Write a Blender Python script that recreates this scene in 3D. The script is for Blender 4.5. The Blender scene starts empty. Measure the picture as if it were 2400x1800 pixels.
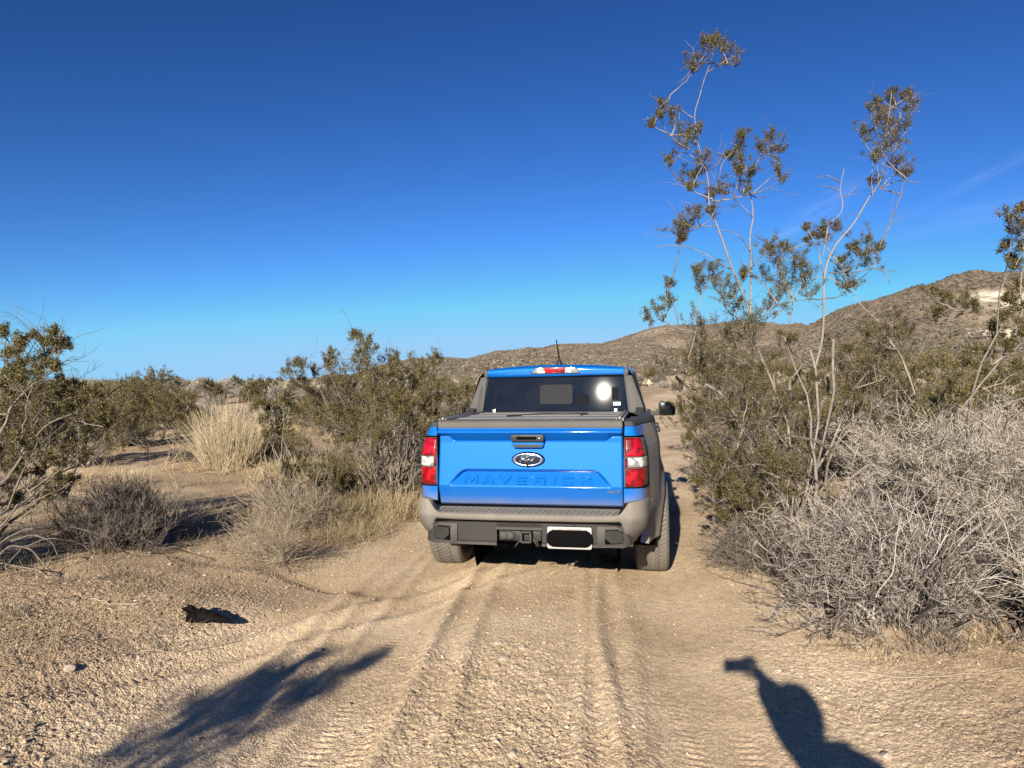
import bpy, bmesh, math, random
import numpy as np
from mathutils import Vector, Matrix

# ------------------------------------------------------------------ camera, sky, sun, exposure
C = bpy.context.scene.collection
SC = bpy.context.scene
FPX, EYE = 1664.0, 1.5                      # focal length in px of a 2400 px wide picture, eye height
cam_d = bpy.data.cameras.new('camera'); cam = bpy.data.objects.new('camera', cam_d); C.objects.link(cam)
cam_d.sensor_width = 36.0; cam_d.lens = FPX / 2400 * 36
cam_d.clip_start = 0.02; cam_d.clip_end = 8000
cam.location = (0, 0, EYE); cam.rotation_euler = (math.radians(90), 0, 0)
SC.camera = cam
SUN = Vector((-.269, -.896, .353)).normalized()          # direction towards the sun
W = bpy.data.worlds.new("World"); SC.world = W; W.use_nodes = True
GRADE_G, GRADE = 1.55, (7.94*.49, 7.94*.775, 7.94*1.03)
def build_world():
    nt = W.node_tree; N = nt.nodes; L = nt.links; N.clear()
    out = N.new('ShaderNodeOutputWorld'); bg = N.new('ShaderNodeBackground'); sky = N.new('ShaderNodeTexSky')
    sky.sky_type = 'NISHITA'; sky.sun_disc = False
    sky.sun_elevation = math.asin(SUN.z); sky.sun_rotation = math.atan2(SUN.x, SUN.y)
    sky.altitude = 1200; sky.air_density = 1.0; sky.dust_density = 0.25; sky.ozone_density = 3.0
    tc = N.new('ShaderNodeTexCoord')
    # the lowest, yellowest degrees of the model sky are replaced by those just above; then a deeper, bluer grade
    sx = N.new('ShaderNodeSeparateXYZ'); L.new(tc.outputs['Generated'], sx.inputs[0]); mz = N.new('ShaderNodeMath'); mz.operation = 'SMOOTH_MAX'
    L.new(sx.outputs[2], mz.inputs[0]); mz.inputs[1].default_value = .045; mz.inputs[2].default_value = .05
    cx = N.new('ShaderNodeCombineXYZ'); L.new(sx.outputs[0], cx.inputs[0]); L.new(sx.outputs[1], cx.inputs[1]); L.new(mz.outputs[0], cx.inputs[2]); L.new(cx.outputs[0], sky.inputs['Vector'])
    def mul(col, src):
        n = N.new('ShaderNodeMix'); n.data_type = 'RGBA'; n.blend_type = 'MULTIPLY'; n.inputs[0].default_value = 1; n.clamp_result = False; L.new(src, n.inputs[6]); n.inputs[7].default_value = (*col, 1); return n.outputs[2]
    ga = N.new('ShaderNodeGamma'); ga.inputs[1].default_value = GRADE_G; L.new(mul((.126, .126, .126), sky.outputs[0]), ga.inputs[0])
    mn = N.new('ShaderNodeVectorMath'); mn.operation = 'MINIMUM'; L.new(ga.outputs[0], mn.inputs[0]); mn.inputs[1].default_value = (.62, .74, .84)
    hs = N.new('ShaderNodeHueSaturation'); hs.inputs['Saturation'].default_value = 1.0; L.new(mul(GRADE, mn.outputs[0]), hs.inputs['Color'])
    # thin cirrus streaks low in the right of the sky
    acc = None
    for (px, py, ang, w, h, amt) in [(1925,485,30,.050,.011,.10),(1850,545,24,.045,.004,.09),(2330,490,8,.11,.013,.08),(2330,400,24,.085,.005,.08)]:
        d = Vector(((px-1200)/FPX, 1, -(py-900)/FPX)).normalized()
        r = Vector((d.y, -d.x, 0)).normalized(); u = r.cross(d).normalized()
        a = math.radians(ang); e1 = r*math.cos(a)+u*math.sin(a); e2 = -r*math.sin(a)+u*math.cos(a)
        def dot(v):
            n = N.new('ShaderNodeVectorMath'); n.operation = 'DOT_PRODUCT'; L.new(tc.outputs['Generated'], n.inputs[0]); n.inputs[1].default_value = v; return n.outputs['Value']
        def m(op, a_, b_=None):
            n = N.new('ShaderNodeMath'); n.operation = op
            for i, q in enumerate((a_, b_)):
                if q is None: continue
                if isinstance(q, (int, float)): n.inputs[i].default_value = q
                else: L.new(q, n.inputs[i])
            return n.outputs[0]
        x = m('DIVIDE', m('ARCTAN2', dot(e1), dot(d)), w); y = m('DIVIDE', m('ARCTAN2', dot(e2), dot(d)), h)
        g = m('EXPONENT', m('MULTIPLY', m('ADD', m('MULTIPLY', x, x), m('MULTIPLY', y, y)), -1.0))
        comb = N.new('ShaderNodeCombineXYZ'); L.new(m('MULTIPLY', x, 1.2), comb.inputs[0]); L.new(m('MULTIPLY', y, 1.0), comb.inputs[1]); comb.inputs[2].default_value = px*.01
        nz = N.new('ShaderNodeTexNoise'); nz.inputs['Scale'].default_value = 1.6; nz.inputs['Detail'].default_value = 5; L.new(comb.outputs[0], nz.inputs['Vector'])
        v = m('MULTIPLY', m('MULTIPLY', g, m('MULTIPLY', m('MAXIMUM', m('SUBTRACT', nz.outputs[0], .28), 0.0), 2.2)), amt)
        acc = v if acc is None else m('ADD', acc, v)
    mx = N.new('ShaderNodeMix'); mx.data_type = 'RGBA'; L.new(acc, mx.inputs[0]); L.new(hs.outputs[0], mx.inputs[6]); mx.inputs[7].default_value = (7.5, 8.3, 9.5, 1)
    L.new(mx.outputs[2], bg.inputs['Color']); bg.inputs['Strength'].default_value = 0.075
    L.new(bg.outputs[0], out.inputs[0])
build_world()
sun_d = bpy.data.lights.new('sun', 'SUN'); sun = bpy.data.objects.new('sun', sun_d); C.objects.link(sun)
sun_d.energy = 5.0; sun_d.angle = math.radians(.53); sun_d.color = (1.0, .93, .82)
sun.rotation_euler = SUN.to_track_quat('Z', 'Y').to_euler(); sun.location = (-5, -15, 12)
SC.view_settings.view_transform = 'Standard'; SC.view_settings.look = 'None'; SC.view_settings.gamma = 1
SC.view_settings.use_curve_mapping = False; SC.view_settings.exposure = 0.88
SC.cycles.max_bounces = 6; SC.cycles.diffuse_bounces = 2; SC.cycles.glossy_bounces = 3; SC.cycles.transparent_max_bounces = 6
SC.cycles.use_denoising = True

# ------------------------------------------------------------------ helpers
def at(px, py, Y):
    """A point of the place from where it is seen in the 2400 px picture and its real distance along the view."""
    return np.array(((px-1200)/FPX*Y, Y, EYE-(py-900)/FPX*Y))
def mat(name, col, rough=.7, metal=0., coat=0., spec=.5, **k):
    m = bpy.data.materials.new(name); m.use_nodes = True
    b = m.node_tree.nodes['Principled BSDF']
    b.inputs['Base Color'].default_value = (*col, 1); b.inputs['Roughness'].default_value = rough
    b.inputs['Metallic'].default_value = metal; b.inputs['Coat Weight'].default_value = coat; b.inputs['Coat Roughness'].default_value = .06
    b.inputs['Specular IOR Level'].default_value = spec
    return m
def nodes(m): return m.node_tree.nodes, m.node_tree.links, m.node_tree.nodes['Principled BSDF']
def nd(N, t, **kw):
    n = N.new('ShaderNode'+t)
    for k, v in kw.items():
        if k.startswith('i_'): n.inputs[k[2:].replace('_', ' ')].default_value = v
        else: setattr(n, k, v)
    return n
def ramp(N, stops):
    r = N.new('ShaderNodeValToRGB'); e = r.color_ramp.elements
    while len(e) < len(stops): e.new(.5)
    for q, (p, c) in zip(e, stops): q.position = p; q.color = (*c, 1) if len(c) == 3 else c
    return r
def mixc(N, L, f, a, b, bt='MIX'):
    n = N.new('ShaderNodeMix'); n.data_type = 'RGBA'; n.blend_type = bt
    for i, v in ((0, f), (6, a), (7, b)):
        if hasattr(v, 'links') or hasattr(v, 'is_linked'): L.new(v, n.inputs[i])
        elif isinstance(v, (int, float)): n.inputs[i].default_value = v
        else: n.inputs[i].default_value = (*v, 1)
    return n.outputs[2]
def mth(N, L, op, a, b=None, clamp=False):
    n = N.new('ShaderNodeMath'); n.operation = op; n.use_clamp = clamp
    for i, q in enumerate((a, b)):
        if q is None: continue
        if isinstance(q, (int, float)): n.inputs[i].default_value = q
        else: L.new(q, n.inputs[i])
    return n.outputs[0]

def link(name, me, m=None, parent=None):
    o = bpy.data.objects.new(name, me); C.objects.link(o)
    if m is not None: me.materials.append(m)
    if parent is not None: o.parent = parent
    return o
def tag(o, label=None, cat=None, group=None, kind=None):
    if label: o['label'] = label
    if cat: o['category'] = cat
    if group: o['group'] = group
    if kind: o['kind'] = kind
    return o
def empty(name, loc=(0,0,0), rz=0., label=None, cat=None, group=None):
    o = bpy.data.objects.new(name, None); C.objects.link(o); o.location = loc; o.rotation_euler = (0, 0, rz); o.empty_display_size = .2
    return tag(o, label, cat, group)
def copy_tree(o, parent=None):
    c = o.copy(); C.objects.link(c)
    if parent is not None: c.parent = parent
    for ch in list(o.children): copy_tree(ch, c)
    return c
def np_mesh(name, V, Q, smooth=False):
    """V (n,3) floats, Q (m,4) or (m,3) ints -> mesh, quickly."""
    me = bpy.data.meshes.new(name); V = np.ascontiguousarray(V, dtype=np.float32); Q = np.ascontiguousarray(Q, dtype=np.int32)
    k = Q.shape[1]
    me.vertices.add(len(V)); me.vertices.foreach_set('co', V.ravel())
    me.loops.add(Q.size); me.loops.foreach_set('vertex_index', Q.ravel())
    me.polygons.add(len(Q)); me.polygons.foreach_set('loop_start', np.arange(0, Q.size, k, dtype=np.int32))
    me.polygons.foreach_set('use_smooth', np.full(len(Q), smooth, dtype=bool))
    me.update(calc_edges=True)
    return me
class Buf:
    """Collects quads for one mesh."""
    def __init__(s): s.V = []; s.Q = []; s.n = 0
    def add(s, V, Q):
        V = np.asarray(V, float).reshape(-1, 3); s.V.append(V); s.Q.append(np.asarray(Q).reshape(-1, 4)+s.n); s.n += len(V)
    def obj(s, name, m, parent=None, smooth=True):
        if not s.V: return None
        return link(name, np_mesh(name, np.concatenate(s.V), np.concatenate(s.Q), smooth), m, parent)
def vhash(ix, iy, seed):
    h = (ix.astype(np.int64)*374761393 + iy.astype(np.int64)*668265263 + seed*1442695041) & 0xffffffff
    h = ((h ^ (h >> 13))*1274126177) & 0xffffffff
    return ((h ^ (h >> 16)) & 0xffffff)/float(0xffffff)
def vnoise(x, y, seed=0):
    ix = np.floor(x); iy = np.floor(y); fx = x-ix; fy = y-iy
    fx = fx*fx*(3-2*fx); fy = fy*fy*(3-2*fy)
    a = vhash(ix, iy, seed); b = vhash(ix+1, iy, seed); c = vhash(ix, iy+1, seed); d = vhash(ix+1, iy+1, seed)
    return (a*(1-fx)+b*fx)*(1-fy)+(c*(1-fx)+d*fx)*fy - .5
def fbm(x, y, seed=0, oct=4, gain=.5):
    s = 0; a = 1.
    for i in range(oct): s = s+a*vnoise(x*2**i+17.3*i, y*2**i-9.1*i, seed+i); a *= gain
    return s
def sstep(a, b, x):
    t = np.clip((x-a)/(b-a), 0, 1); return t*t*(3-2*t)
# ------------------------------------------------------------------ materials of the land
def sand_material():
    m = mat('sand', (.4, .3, .2), .95, spec=.15); N, L, b = nodes(m)
    tc = nd(N, 'TexCoord'); g = nd(N, 'NewGeometry')
    def noise(scale, det=4, rough=.55): 
        n = nd(N, 'TexNoise'); n.inputs['Scale'].default_value = scale; n.inputs['Detail'].default_value = det; n.inputs['Roughness'].default_value = rough
        L.new(tc.outputs['Object'], n.inputs['Vector']); return n.outputs[0]
    big = ramp(N, [(.34, (.46, .335, .21)), (.5, (.565, .43, .28)), (.66, (.65, .51, .35))]); L.new(noise(.9, 6), big.inputs[0])
    med = ramp(N, [(.35, (.78, .76, .74)), (.5, (1, 1, 1)), (.68, (1.12, 1.1, 1.06))]); L.new(noise(14, 5, .7), med.inputs[0])
    c = mixc(N, L, .8, big.outputs[0], med.outputs[0], 'MULTIPLY')
    vo = nd(N, 'TexVoronoi'); vo.inputs['Scale'].default_value = 150; L.new(tc.outputs['Object'], vo.inputs['Vector'])
    gr = ramp(N, [(0, (.62, .58, .54)), (.3, (.9, .88, .86)), (.6, (1.05, 1.03, 1.0)), (.93, (1.35, 1.33, 1.28))])
    sep = nd(N, 'SeparateColor'); L.new(vo.outputs['Color'], sep.inputs[0]); L.new(sep.outputs[0], gr.inputs[0])
    c = mixc(N, L, .75, c, gr.outputs[0], 'MULTIPLY')
    # damp, finer brown soil off the track
    at_ = nd(N, 'Attribute', attribute_name='soil')
    c = mixc(N, L, at_.outputs['Fac'], c, mixc(N, L, .6, (.35, .25, .158), gr.outputs[0], 'MULTIPLY'))
    L.new(c, b.inputs['Base Color'])
    v2 = nd(N, 'TexVoronoi'); v2.inputs['Scale'].default_value = 95; L.new(tc.outputs['Object'], v2.inputs['Vector'])
    v3 = nd(N, 'TexVoronoi'); v3.inputs['Scale'].default_value = 38; L.new(tc.outputs['Object'], v3.inputs['Vector'])
    h = mth(N, L, 'ADD', mth(N, L, 'MULTIPLY', v2.outputs['Distance'], -.6), mth(N, L, 'MULTIPLY', noise(180, 3), .6))
    h = mth(N, L, 'ADD', h, mth(N, L, 'MULTIPLY', v3.outputs['Distance'], -.35))
    bp = nd(N, 'Bump'); ga_ = nd(N, 'Attribute', attribute_name='grain'); L.new(ga_.outputs['Fac'], bp.inputs['Strength']); bp.inputs['Distance'].default_value = .009; L.new(h, bp.inputs['Height'])
    L.new(bp.outputs[0], b.inputs['Normal'])
    return m
SAND = sand_material()
def hill_material():
    m = mat('hillside', (.2, .15, .1), .95, spec=.1); N, L, b = nodes(m)
    tc = nd(N, 'TexCoord')
    def noise(scale, det=5, rough=.6):
        n = nd(N, 'TexNoise'); n.inputs['Scale'].default_value = scale; n.inputs['Detail'].default_value = det; n.inputs['Roughness'].default_value = rough
        L.new(tc.outputs['Object'], n.inputs['Vector']); return n.outputs[0]
    base = ramp(N, [(.3, (.125, .097, .070)), (.5, (.205, .160, .114)), (.7, (.31, .248, .178))]); L.new(noise(.018, 9, .68), base.inputs[0])
    sp = ramp(N, [(.40, (.45, .42, .36)), (.5, (1, 1, 1)), (.62, (1.18, 1.15, 1.12))]); L.new(noise(.42, 3, .75), sp.inputs[0])
    c = mixc(N, L, .8, base.outputs[0], sp.outputs[0], 'MULTIPLY')
    at_ = nd(N, 'Attribute', attribute_name='pale')
    pm = mth(N, L, 'MULTIPLY', at_.outputs['Fac'], mth(N, L, 'MULTIPLY', mth(N, L, 'SUBTRACT', noise(.12, 6), .38), 5.5, True), True)
    c = mixc(N, L, pm, c, (.72, .62, .46)); L.new(c, b.inputs['Base Color'])
    bp = nd(N, 'Bump'); ga_ = nd(N, 'Attribute', attribute_name='grain'); L.new(ga_.outputs['Fac'], bp.inputs['Strength']); bp.inputs['Distance'].default_value = 2.5; L.new(noise(.25, 8, .7), bp.inputs['Height']); L.new(bp.outputs[0], b.inputs['Normal'])
    return m
HILL = hill_material()

# ------------------------------------------------------------------ the lie of the land
def road_x(y):
    t = np.maximum(y-6, 0)
    return np.where(y < 6, .30-.11*(6-y)*sstep(-6, 6, y)**0.5*1.0, .30+.185*(y-6)) + .0016*np.minimum(t, 60)**2
ROAD_HALF = 1.72
def land(x, y, fine=True):
    x = np.asarray(x, float); y = np.asarray(y, float)
    d = x-road_x(y); ad = np.abs(d + .12*vnoise(y*.45, y*0+3, 7))
    off = sstep(ROAD_HALF-.25, ROAD_HALF+.7, ad)
    z = .13*off + off*(.13*fbm(x*.33, y*.33, 3, 4) + .045*fbm(x*1.7, y*1.7, 5, 3))
    z = z + (1-off)*(.022*np.exp(-(d/.38)**2) + .012*fbm(x*.9, y*.9, 9, 3))
    for c, w, dep in ((-.83, .24, .036), (.83, .27, .034)):
        cc = d-c+.05*vnoise(y*.5, y*0+c, 11); z = z - dep*np.exp(-(cc/w)**2)
    z = z+.034
    # berm edges thrown up beside the ruts, sharper close by
    near = 1-sstep(5.0, 7.0, y)
    for c, w, hgt in ((-.50, .045, .030), (-.30, .05, .018), (.42, .05, .028), (.30, .04, .016), (.58, .06, .016), (-.98, .04, .018), (-1.12, .04, .016), (-1.3,.05,.02)):
        cc = d-c+.10*vnoise(y*.7, y*0+c*9, 13); z = z+near*hgt*np.exp(-(cc/w)**2)*(.55+.9*(vnoise(y*1.3+c*5, y*0, 15)+.5))
    # old wheel track that leaves the road to the left
    s = (x+1.55)*.62+(y-4.2)*(-.55)
    for c in (0, .24):
        z = z - .028*np.exp(-((s-c)/.07)**2)*(1-sstep(1.6, 2.6, np.hypot(x+1.3, y-4.0))) + .02*np.exp(-((s-c-.11)/.05)**2)*(1-sstep(1.6, 2.6, np.hypot(x+1.3, y-4.0)))
    # tread bars pressed into the left rut
    tr = np.exp(-((d+.66)/.07)**2)*(1-sstep(3.0, 3.7, y)); z = z + tr*.003*np.sin(y*2*np.pi/.050)*np.clip(.5+2*vnoise(x*3, y*3, 17), 0, 1)
    for c, ph in ((-.78, 0.), (-.60, 1.5), (.74, .7), (.96, 2.)):
        cc = d-c+.05*vnoise(y*.4, y*0+c, 19); tr = np.exp(-(cc/.045)**4)*(1-sstep(4.0, 5.4, y)); z = z+tr*.0036*np.clip(1.6*np.sin(y*2*np.pi/.046+cc*25+ph), -1, 1)*np.clip(.2+2.2*vnoise(x*2.2, y*2.2, 18), 0, 1)
    # slight hollow on the left, beyond the burnt log
    z = z - .10*np.exp(-(((x+1.9)/.7)**2+((y-5.0)/.45)**2))
    bx = x+2.35+.25*vnoise(y*1.3, y*0, 23); z = z+.055*sstep(.10, -.10, (y-5.35)+.35*(x+2.0)+.3*vnoise(x*1.7, x*0, 24))*np.exp(-((x+2.0)/1.1)**4)*sstep(3.9, 4.9, y)
    if fine:
        rough = .30+.75*sstep(.0, .35, fbm(x*.6+5, y*.6, 21, 3))+.9*sstep(1.45, 1.9, -d)*(1-sstep(4.2, 5.4, y))+.22*np.exp(-(d/.35)**2) ; smooth = np.exp(-((d-.88)/.34)**2)+.75*np.exp(-((d+.85)/.22)**2)
        rough = rough*(1-.72*np.clip(smooth, 0, 1)); fade = np.clip(7/np.maximum(y, .5), 0, 1)
        z = z+fade*rough*(.006*fbm(x*7, y*7, 31, 2)+.0045*vnoise(x*45, y*45, 33)+.010*vnoise(x*95, y*95, 35))
    # far ground lifts a little to the low scrub ridge, more towards the hill on the right
    far = sstep(22, 90, y)*1.05 + sstep(45, 170, y)*sstep(-.35, .6, x/np.maximum(y, 1))*3.5
    z = z+far+sstep(14, 50, y)*.35*fbm(x*.05, y*.05, 41, 3)
    # bank under the shrubs on the right of the road
    z = z+.06*sstep(2.0, 3.4, d)*(1-sstep(10, 16, y))
    return z
def ground_z(x, y): return float(land(np.array([x]), np.array([y]), False)[0])
def build_ground():
    rows = np.concatenate([np.linspace(-30, -3, 14, endpoint=False), np.linspace(-3, 1.25, 60, endpoint=False),
                           1.25*np.exp(np.arange(0, math.log(5/1.25), .0031)), 5*np.exp(np.arange(0, math.log(14/5), .0046)), 14*np.exp(np.arange(.01, math.log(3200/14), .026))])
    t = np.linspace(-1, 1, 980); u = .70*t+.16*t**3+2.2*t**11
    X = u[None, :]*(np.abs(rows)[:, None]+.9)+40*(t**21)[None, :]; Y = np.repeat(rows[:, None], len(t), 1)
    Z = land(X, Y)
    n, k = X.shape; V = np.stack([X, Y, Z], -1).reshape(-1, 3)
    i = np.arange(n-1)[:, None]*k+np.arange(k-1)[None, :]
    Q = np.stack([i, i+1, i+k+1, i+k], -1).reshape(-1, 4)
    me = np_mesh('ground', V, Q, True)
    d = np.abs(V[:, 0]-road_x(V[:, 1])); soil = sstep(1.5, 2.4, d)*sstep(-.42, .05, fbm(V[:, 0]*.7, V[:, 1]*.7, 51, 4))
    soil = np.maximum(soil*.85, .9*np.exp(-(((V[:, 0]+1.95)/.8)**2+((V[:, 1]-4.95)/.5)**2)))
    a = me.attributes.new('soil', 'FLOAT', 'POINT'); a.data.foreach_set('value', soil.astype(np.float32))
    dd = V[:, 0]-road_x(V[:, 1]); gr = .52+.45*sstep(1.4, 1.9, -dd)+.35*np.exp(-(dd/.4)**2)+.25*sstep(-.1, .3, fbm(V[:, 0], V[:, 1], 57, 3))-.2*np.exp(-((dd-.95)/.4)**2); gr = np.clip(gr, .1, 1)*np.clip(9/np.maximum(V[:, 1], 1), .15, 1)
    a = me.attributes.new('grain', 'FLOAT', 'POINT'); a.data.foreach_set('value', gr.astype(np.float32))
    o = link('ground', me, SAND); tag(o, 'sandy desert ground with a rutted gravel track', kind='structure')
build_ground()

def az(px): return math.atan((px-1200)/FPX)
RIDGE_A = [(600, 898), (820, 880), (880, 864), (905, 855), (940, 848), (965, 843), (1000, 841), (1040, 837), (1095, 841), (1120, 834), (1160, 822), (1200, 819), (1242, 814), (1262, 816), (1300, 808), (1350, 805), (1410, 804), (1450, 793), (1500, 780), (1530, 770), (1561, 765), (1602, 769), (1671, 761), (1728, 751), (1805, 757), (1880, 770), (2000, 800), (2400, 860)]
RIDGE_B = [(1500, 885), (1600, 870), (1700, 845), (1780, 815), (1846, 790), (1886, 769), (1907, 757), (1980, 718), (2049, 698), (2126, 675), (2192, 661), (2232, 643), (2269, 632), (2297, 629), (2334, 635), (2400, 638), (2520, 660), (2700, 700), (3200, 640), (4200, 720)]
def hill_surface(ridge, R0, R1, seed, azs, ts, pale=False):
    A = azs[:, None]; T = ts[None, :]
    px = 1200+FPX*np.tan(azs); py = np.interp(px, [p[0] for p in ridge], [p[1] for p in ridge])
    tanel = (900-py)/FPX*np.cos(azs)
    Rr = R1*(1+.10*fbm(azs*5, azs*0, seed, 3))
    zr = EYE+tanel*Rr
    R = R0+(Rr[:, None]-R0)*T
    tt = np.clip(T, 0, 1)
    X = R*np.sin(A); Y = R*np.cos(A)
    g = fbm(X*.008, Y*.008, seed+4, 4)
    shape = tt**1.25*(1+2.1*g*(1-tt))
    back = np.clip(T-1, 0, 9)
    Z = .3+(zr[:, None]-.3)*shape*np.clip(1-back*1.5, 0, 1)
    Z = Z+fbm(X*.045, Y*.045, seed+8, 4)*5.2*np.clip(tt*1.4, 0, 1)*(1-.72*tt**6)*(zr[:, None]/45)
    Z = Z+fbm(X*.35, Y*.35, seed+9, 2)*.9
    return X, Y, Z
HILLS = []
def build_hill(name, ridge, R0, R1, seed, a0, a1, na, label):
    azs = np.linspace(a0, a1, na); ts = np.concatenate([np.linspace(-.06, 1, 170), np.linspace(1.03, 1.6, 14)])
    X, Y, Z = hill_surface(ridge, R0, R1, seed, azs, ts)
    n, k = X.shape; V = np.stack([X, Y, Z], -1).reshape(-1, 3)
    i = np.arange(n-1)[:, None]*k+np.arange(k-1)[None, :]
    Q = np.stack([i, i+k, i+k+1, i+1], -1).reshape(-1, 4)
    me = np_mesh(name, V, Q, True)
    px = 1200+FPX*V[:, 0]/V[:, 1]; py = 900-(V[:, 2]-EYE)/V[:, 1]*FPX
    pale = np.zeros(len(V))
    for (cx, cy, rx, ry) in ((2330, 697, 62, 14), (2400, 705, 60, 22), (2380, 782, 60, 10), (2300, 776, 50, 5)):
        pale = np.maximum(pale, np.exp(-(np.abs((px-cx)/rx)**3+np.abs((py-cy)/ry)**3)))
    if 'A' in name: pale *= 0
    a = me.attributes.new('pale', 'FLOAT', 'POINT'); a.data.foreach_set('value', pale.astype(np.float32))
    o = link('hill', me, HILL); tag(o, label, kind='structure'); HILLS.append((X, Y, Z, px.reshape(n, k)))
build_hill('hillA', RIDGE_A, 190, 720, 61, az(560), az(2500), 520, 'long low brown ridge across the horizon behind the truck')
build_hill('hillB', RIDGE_B, 150, 430, 71, az(1480), az(4200), 620, 'tall brown hill with pale bare scars rising at right')
# ------------------------------------------------------------------ plant materials
def leaf_material(name, c0, c1, c2, trans=.25, rough=.5):
    m = mat(name, c1, rough, spec=.4); N, L, b = nodes(m)
    g = nd(N, 'NewGeometry'); oi = nd(N, 'ObjectInfo')
    r = ramp(N, [(0, c0), (.55, c1), (1, c2)]); L.new(g.outputs['Random Per Island'], r.inputs[0])
    v = nd(N, 'HueSaturation'); L.new(r.outputs[0], v.inputs['Color']); L.new(mth(N, L, 'ADD', mth(N, L, 'MULTIPLY', oi.outputs['Random'], .35), .82), v.inputs['Value'])
    L.new(v.outputs[0], b.inputs['Base Color'])
    if trans:
        tr = nd(N, 'BsdfTranslucent'); L.new(v.outputs[0], tr.inputs[0]); mx = nd(N, 'MixShader'); mx.inputs[0].default_value = trans
        out = [n for n in N if n.type == 'OUTPUT_MATERIAL'][0]
        L.new(b.outputs[0], mx.inputs[1]); L.new(tr.outputs[0], mx.inputs[2]); L.new(mx.outputs[0], out.inputs[0])
    return m
def bark_material(name, c0, c1, rough=.85):
    m = mat(name, c1, rough, spec=.2); N, L, b = nodes(m)
    tc = nd(N, 'TexCoord'); n = nd(N, 'TexNoise'); n.inputs['Scale'].default_value = 22; n.inputs['Detail'].default_value = 4; L.new(tc.outputs['Object'], n.inputs['Vector'])
    g = nd(N, 'NewGeometry')
    f = mth(N, L, 'ADD', mth(N, L, 'MULTIPLY', n.outputs[0], .8), mth(N, L, 'MULTIPLY', g.outputs['Random Per Island'], .45))
    r = ramp(N, [(.3, c0), (.85, c1)]); L.new(f, r.inputs[0]); L.new(r.outputs[0], b.inputs['Base Color'])
    return m
CREO_LEAF = leaf_material('creosote_leaf', (.052, .041, .010), (.110, .088, .022), (.24, .195, .08), .2, .45)
CREO_LEAF_GREEN = leaf_material('creosote_leaf_green', (.064, .052, .012), (.132, .104, .026), (.25, .20, .07), .2, .5)
BARK = bark_material('grey_bark', (.09, .072, .058), (.29, .245, .20))
BARK_PALE = bark_material('pale_bark', (.26, .22, .18), (.52, .46, .39))
BARK_DARK = bark_material('dark_bark', (.055, .043, .035), (.20, .165, .135))
TWIG_WHITE = bark_material('bleached_twig', (.19, .155, .115), (.64, .56, .45))
TWIG_GREY = bark_material('grey_twig', (.10, .082, .065), (.30, .255, .21))
STRAW = leaf_material('straw', (.26, .185, .095), (.47, .36, .20), (.62, .51, .32), .2, .7)
STRAW_GOLD = leaf_material('golden_straw', (.36, .275, .155), (.58, .46, .285), (.74, .63, .44), .25, .7)
BARK_TAN = bark_material('tan_stems', (.16, .125, .085), (.42, .34, .24))
BARK_MID = bark_material('brown_bark', (.06, .048, .038), (.24, .20, .16))
CHAR = bark_material('charred_wood', (.002, .002, .002), (.012, .010, .009))
CHAR.node_tree.nodes['Principled BSDF'].inputs['Specular IOR Level'].default_value = .05

def nrm(a): return a/np.maximum(np.linalg.norm(a, axis=-1, keepdims=True), 1e-9)
def grow(rg, P0, D0, Ln, nseg, wob=.2, up=.0):
    P = [P0]; d = nrm(D0); Ln = np.broadcast_to(Ln, (len(P0),))[:, None]/nseg; 
    for i in range(nseg):
        d = nrm(d+wob*rg.normal(size=d.shape)+np.array((0, 0, up))); P.append(P[-1]+d*Ln)
    return np.stack(P, 1)
def sprout(rg, pts, n, t0, t1, spread, up=0.):
    N_, S, _ = pts.shape; S -= 1
    i = rg.integers(0, N_, n); t = rg.uniform(t0, t1, n)*S; k = np.minimum(t.astype(int), S-1); f = (t-k)[:, None]
    a = pts[i, k]; b = pts[i, k+1]; p = a+(b-a)*f
    d = nrm(nrm(b-a)+spread*nrm(rg.normal(size=p.shape))+np.array((0, 0, up)))
    return p, d, i, t/S
def tubes(buf, pts, r0, r1, k=3):
    N_, S, _ = pts.shape
    r0 = np.broadcast_to(r0, (N_,)); r1 = np.broadcast_to(r1, (N_,)); t = np.linspace(0, 1, S)
    r = r0[:, None]*(1-t)+r1[:, None]*t
    tan = nrm(np.gradient(pts, axis=1)); ref = np.where(np.abs(tan[..., 2:3]) < .9, np.array((0, 0, 1.)), np.array((1., 0, 0)))
    ref = ref[:, :1].repeat(S, 1); u = nrm(np.cross(tan, ref)); v = np.cross(tan, u)
    a = np.arange(k)*2*np.pi/k
    V = pts[:, :, None]+r[:, :, None, None]*(u[:, :, None]*np.cos(a)[None, None, :, None]+v[:, :, None]*np.sin(a)[None, None, :, None])
    base = (np.arange(N_)[:, None, None]*S+np.arange(S-1)[None, :, None])*k; j = np.arange(k)[None, None]; j2 = (j+1) % k
    Q = np.stack([base+j, base+j2, base+k+j2, base+k+j], -1)
    buf.add(V, Q)
def leaves(buf, rg, P, size, asp=.5, up=.3):
    n = len(P)
    if n == 0: return
    u = nrm(rg.normal(size=(n, 3))+np.array((0, 0, up))); w = nrm(np.cross(u, rg.normal(size=(n, 3))))
    s = size*rg.uniform(.6, 1.35, (n, 1)); u = u*s; w = w*s*asp
    V = np.stack([P-u*.5, P+w*.5, P+u*.5, P-w*.5], 1); Q = np.arange(n*4).reshape(n, 4); buf.add(V, Q)
def along(rg, pts, n, t0=0., t1=1., jit=.01):
    p, d, i, t = sprout(rg, pts, n, t0, t1, .5); return p+rg.normal(size=p.shape)*jit
def bez(a, b, c, n):
    t = np.linspace(0, 1, n+1)[:, None]; return a*(1-t)**2+2*t*(1-t)*b+c*t**2

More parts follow.
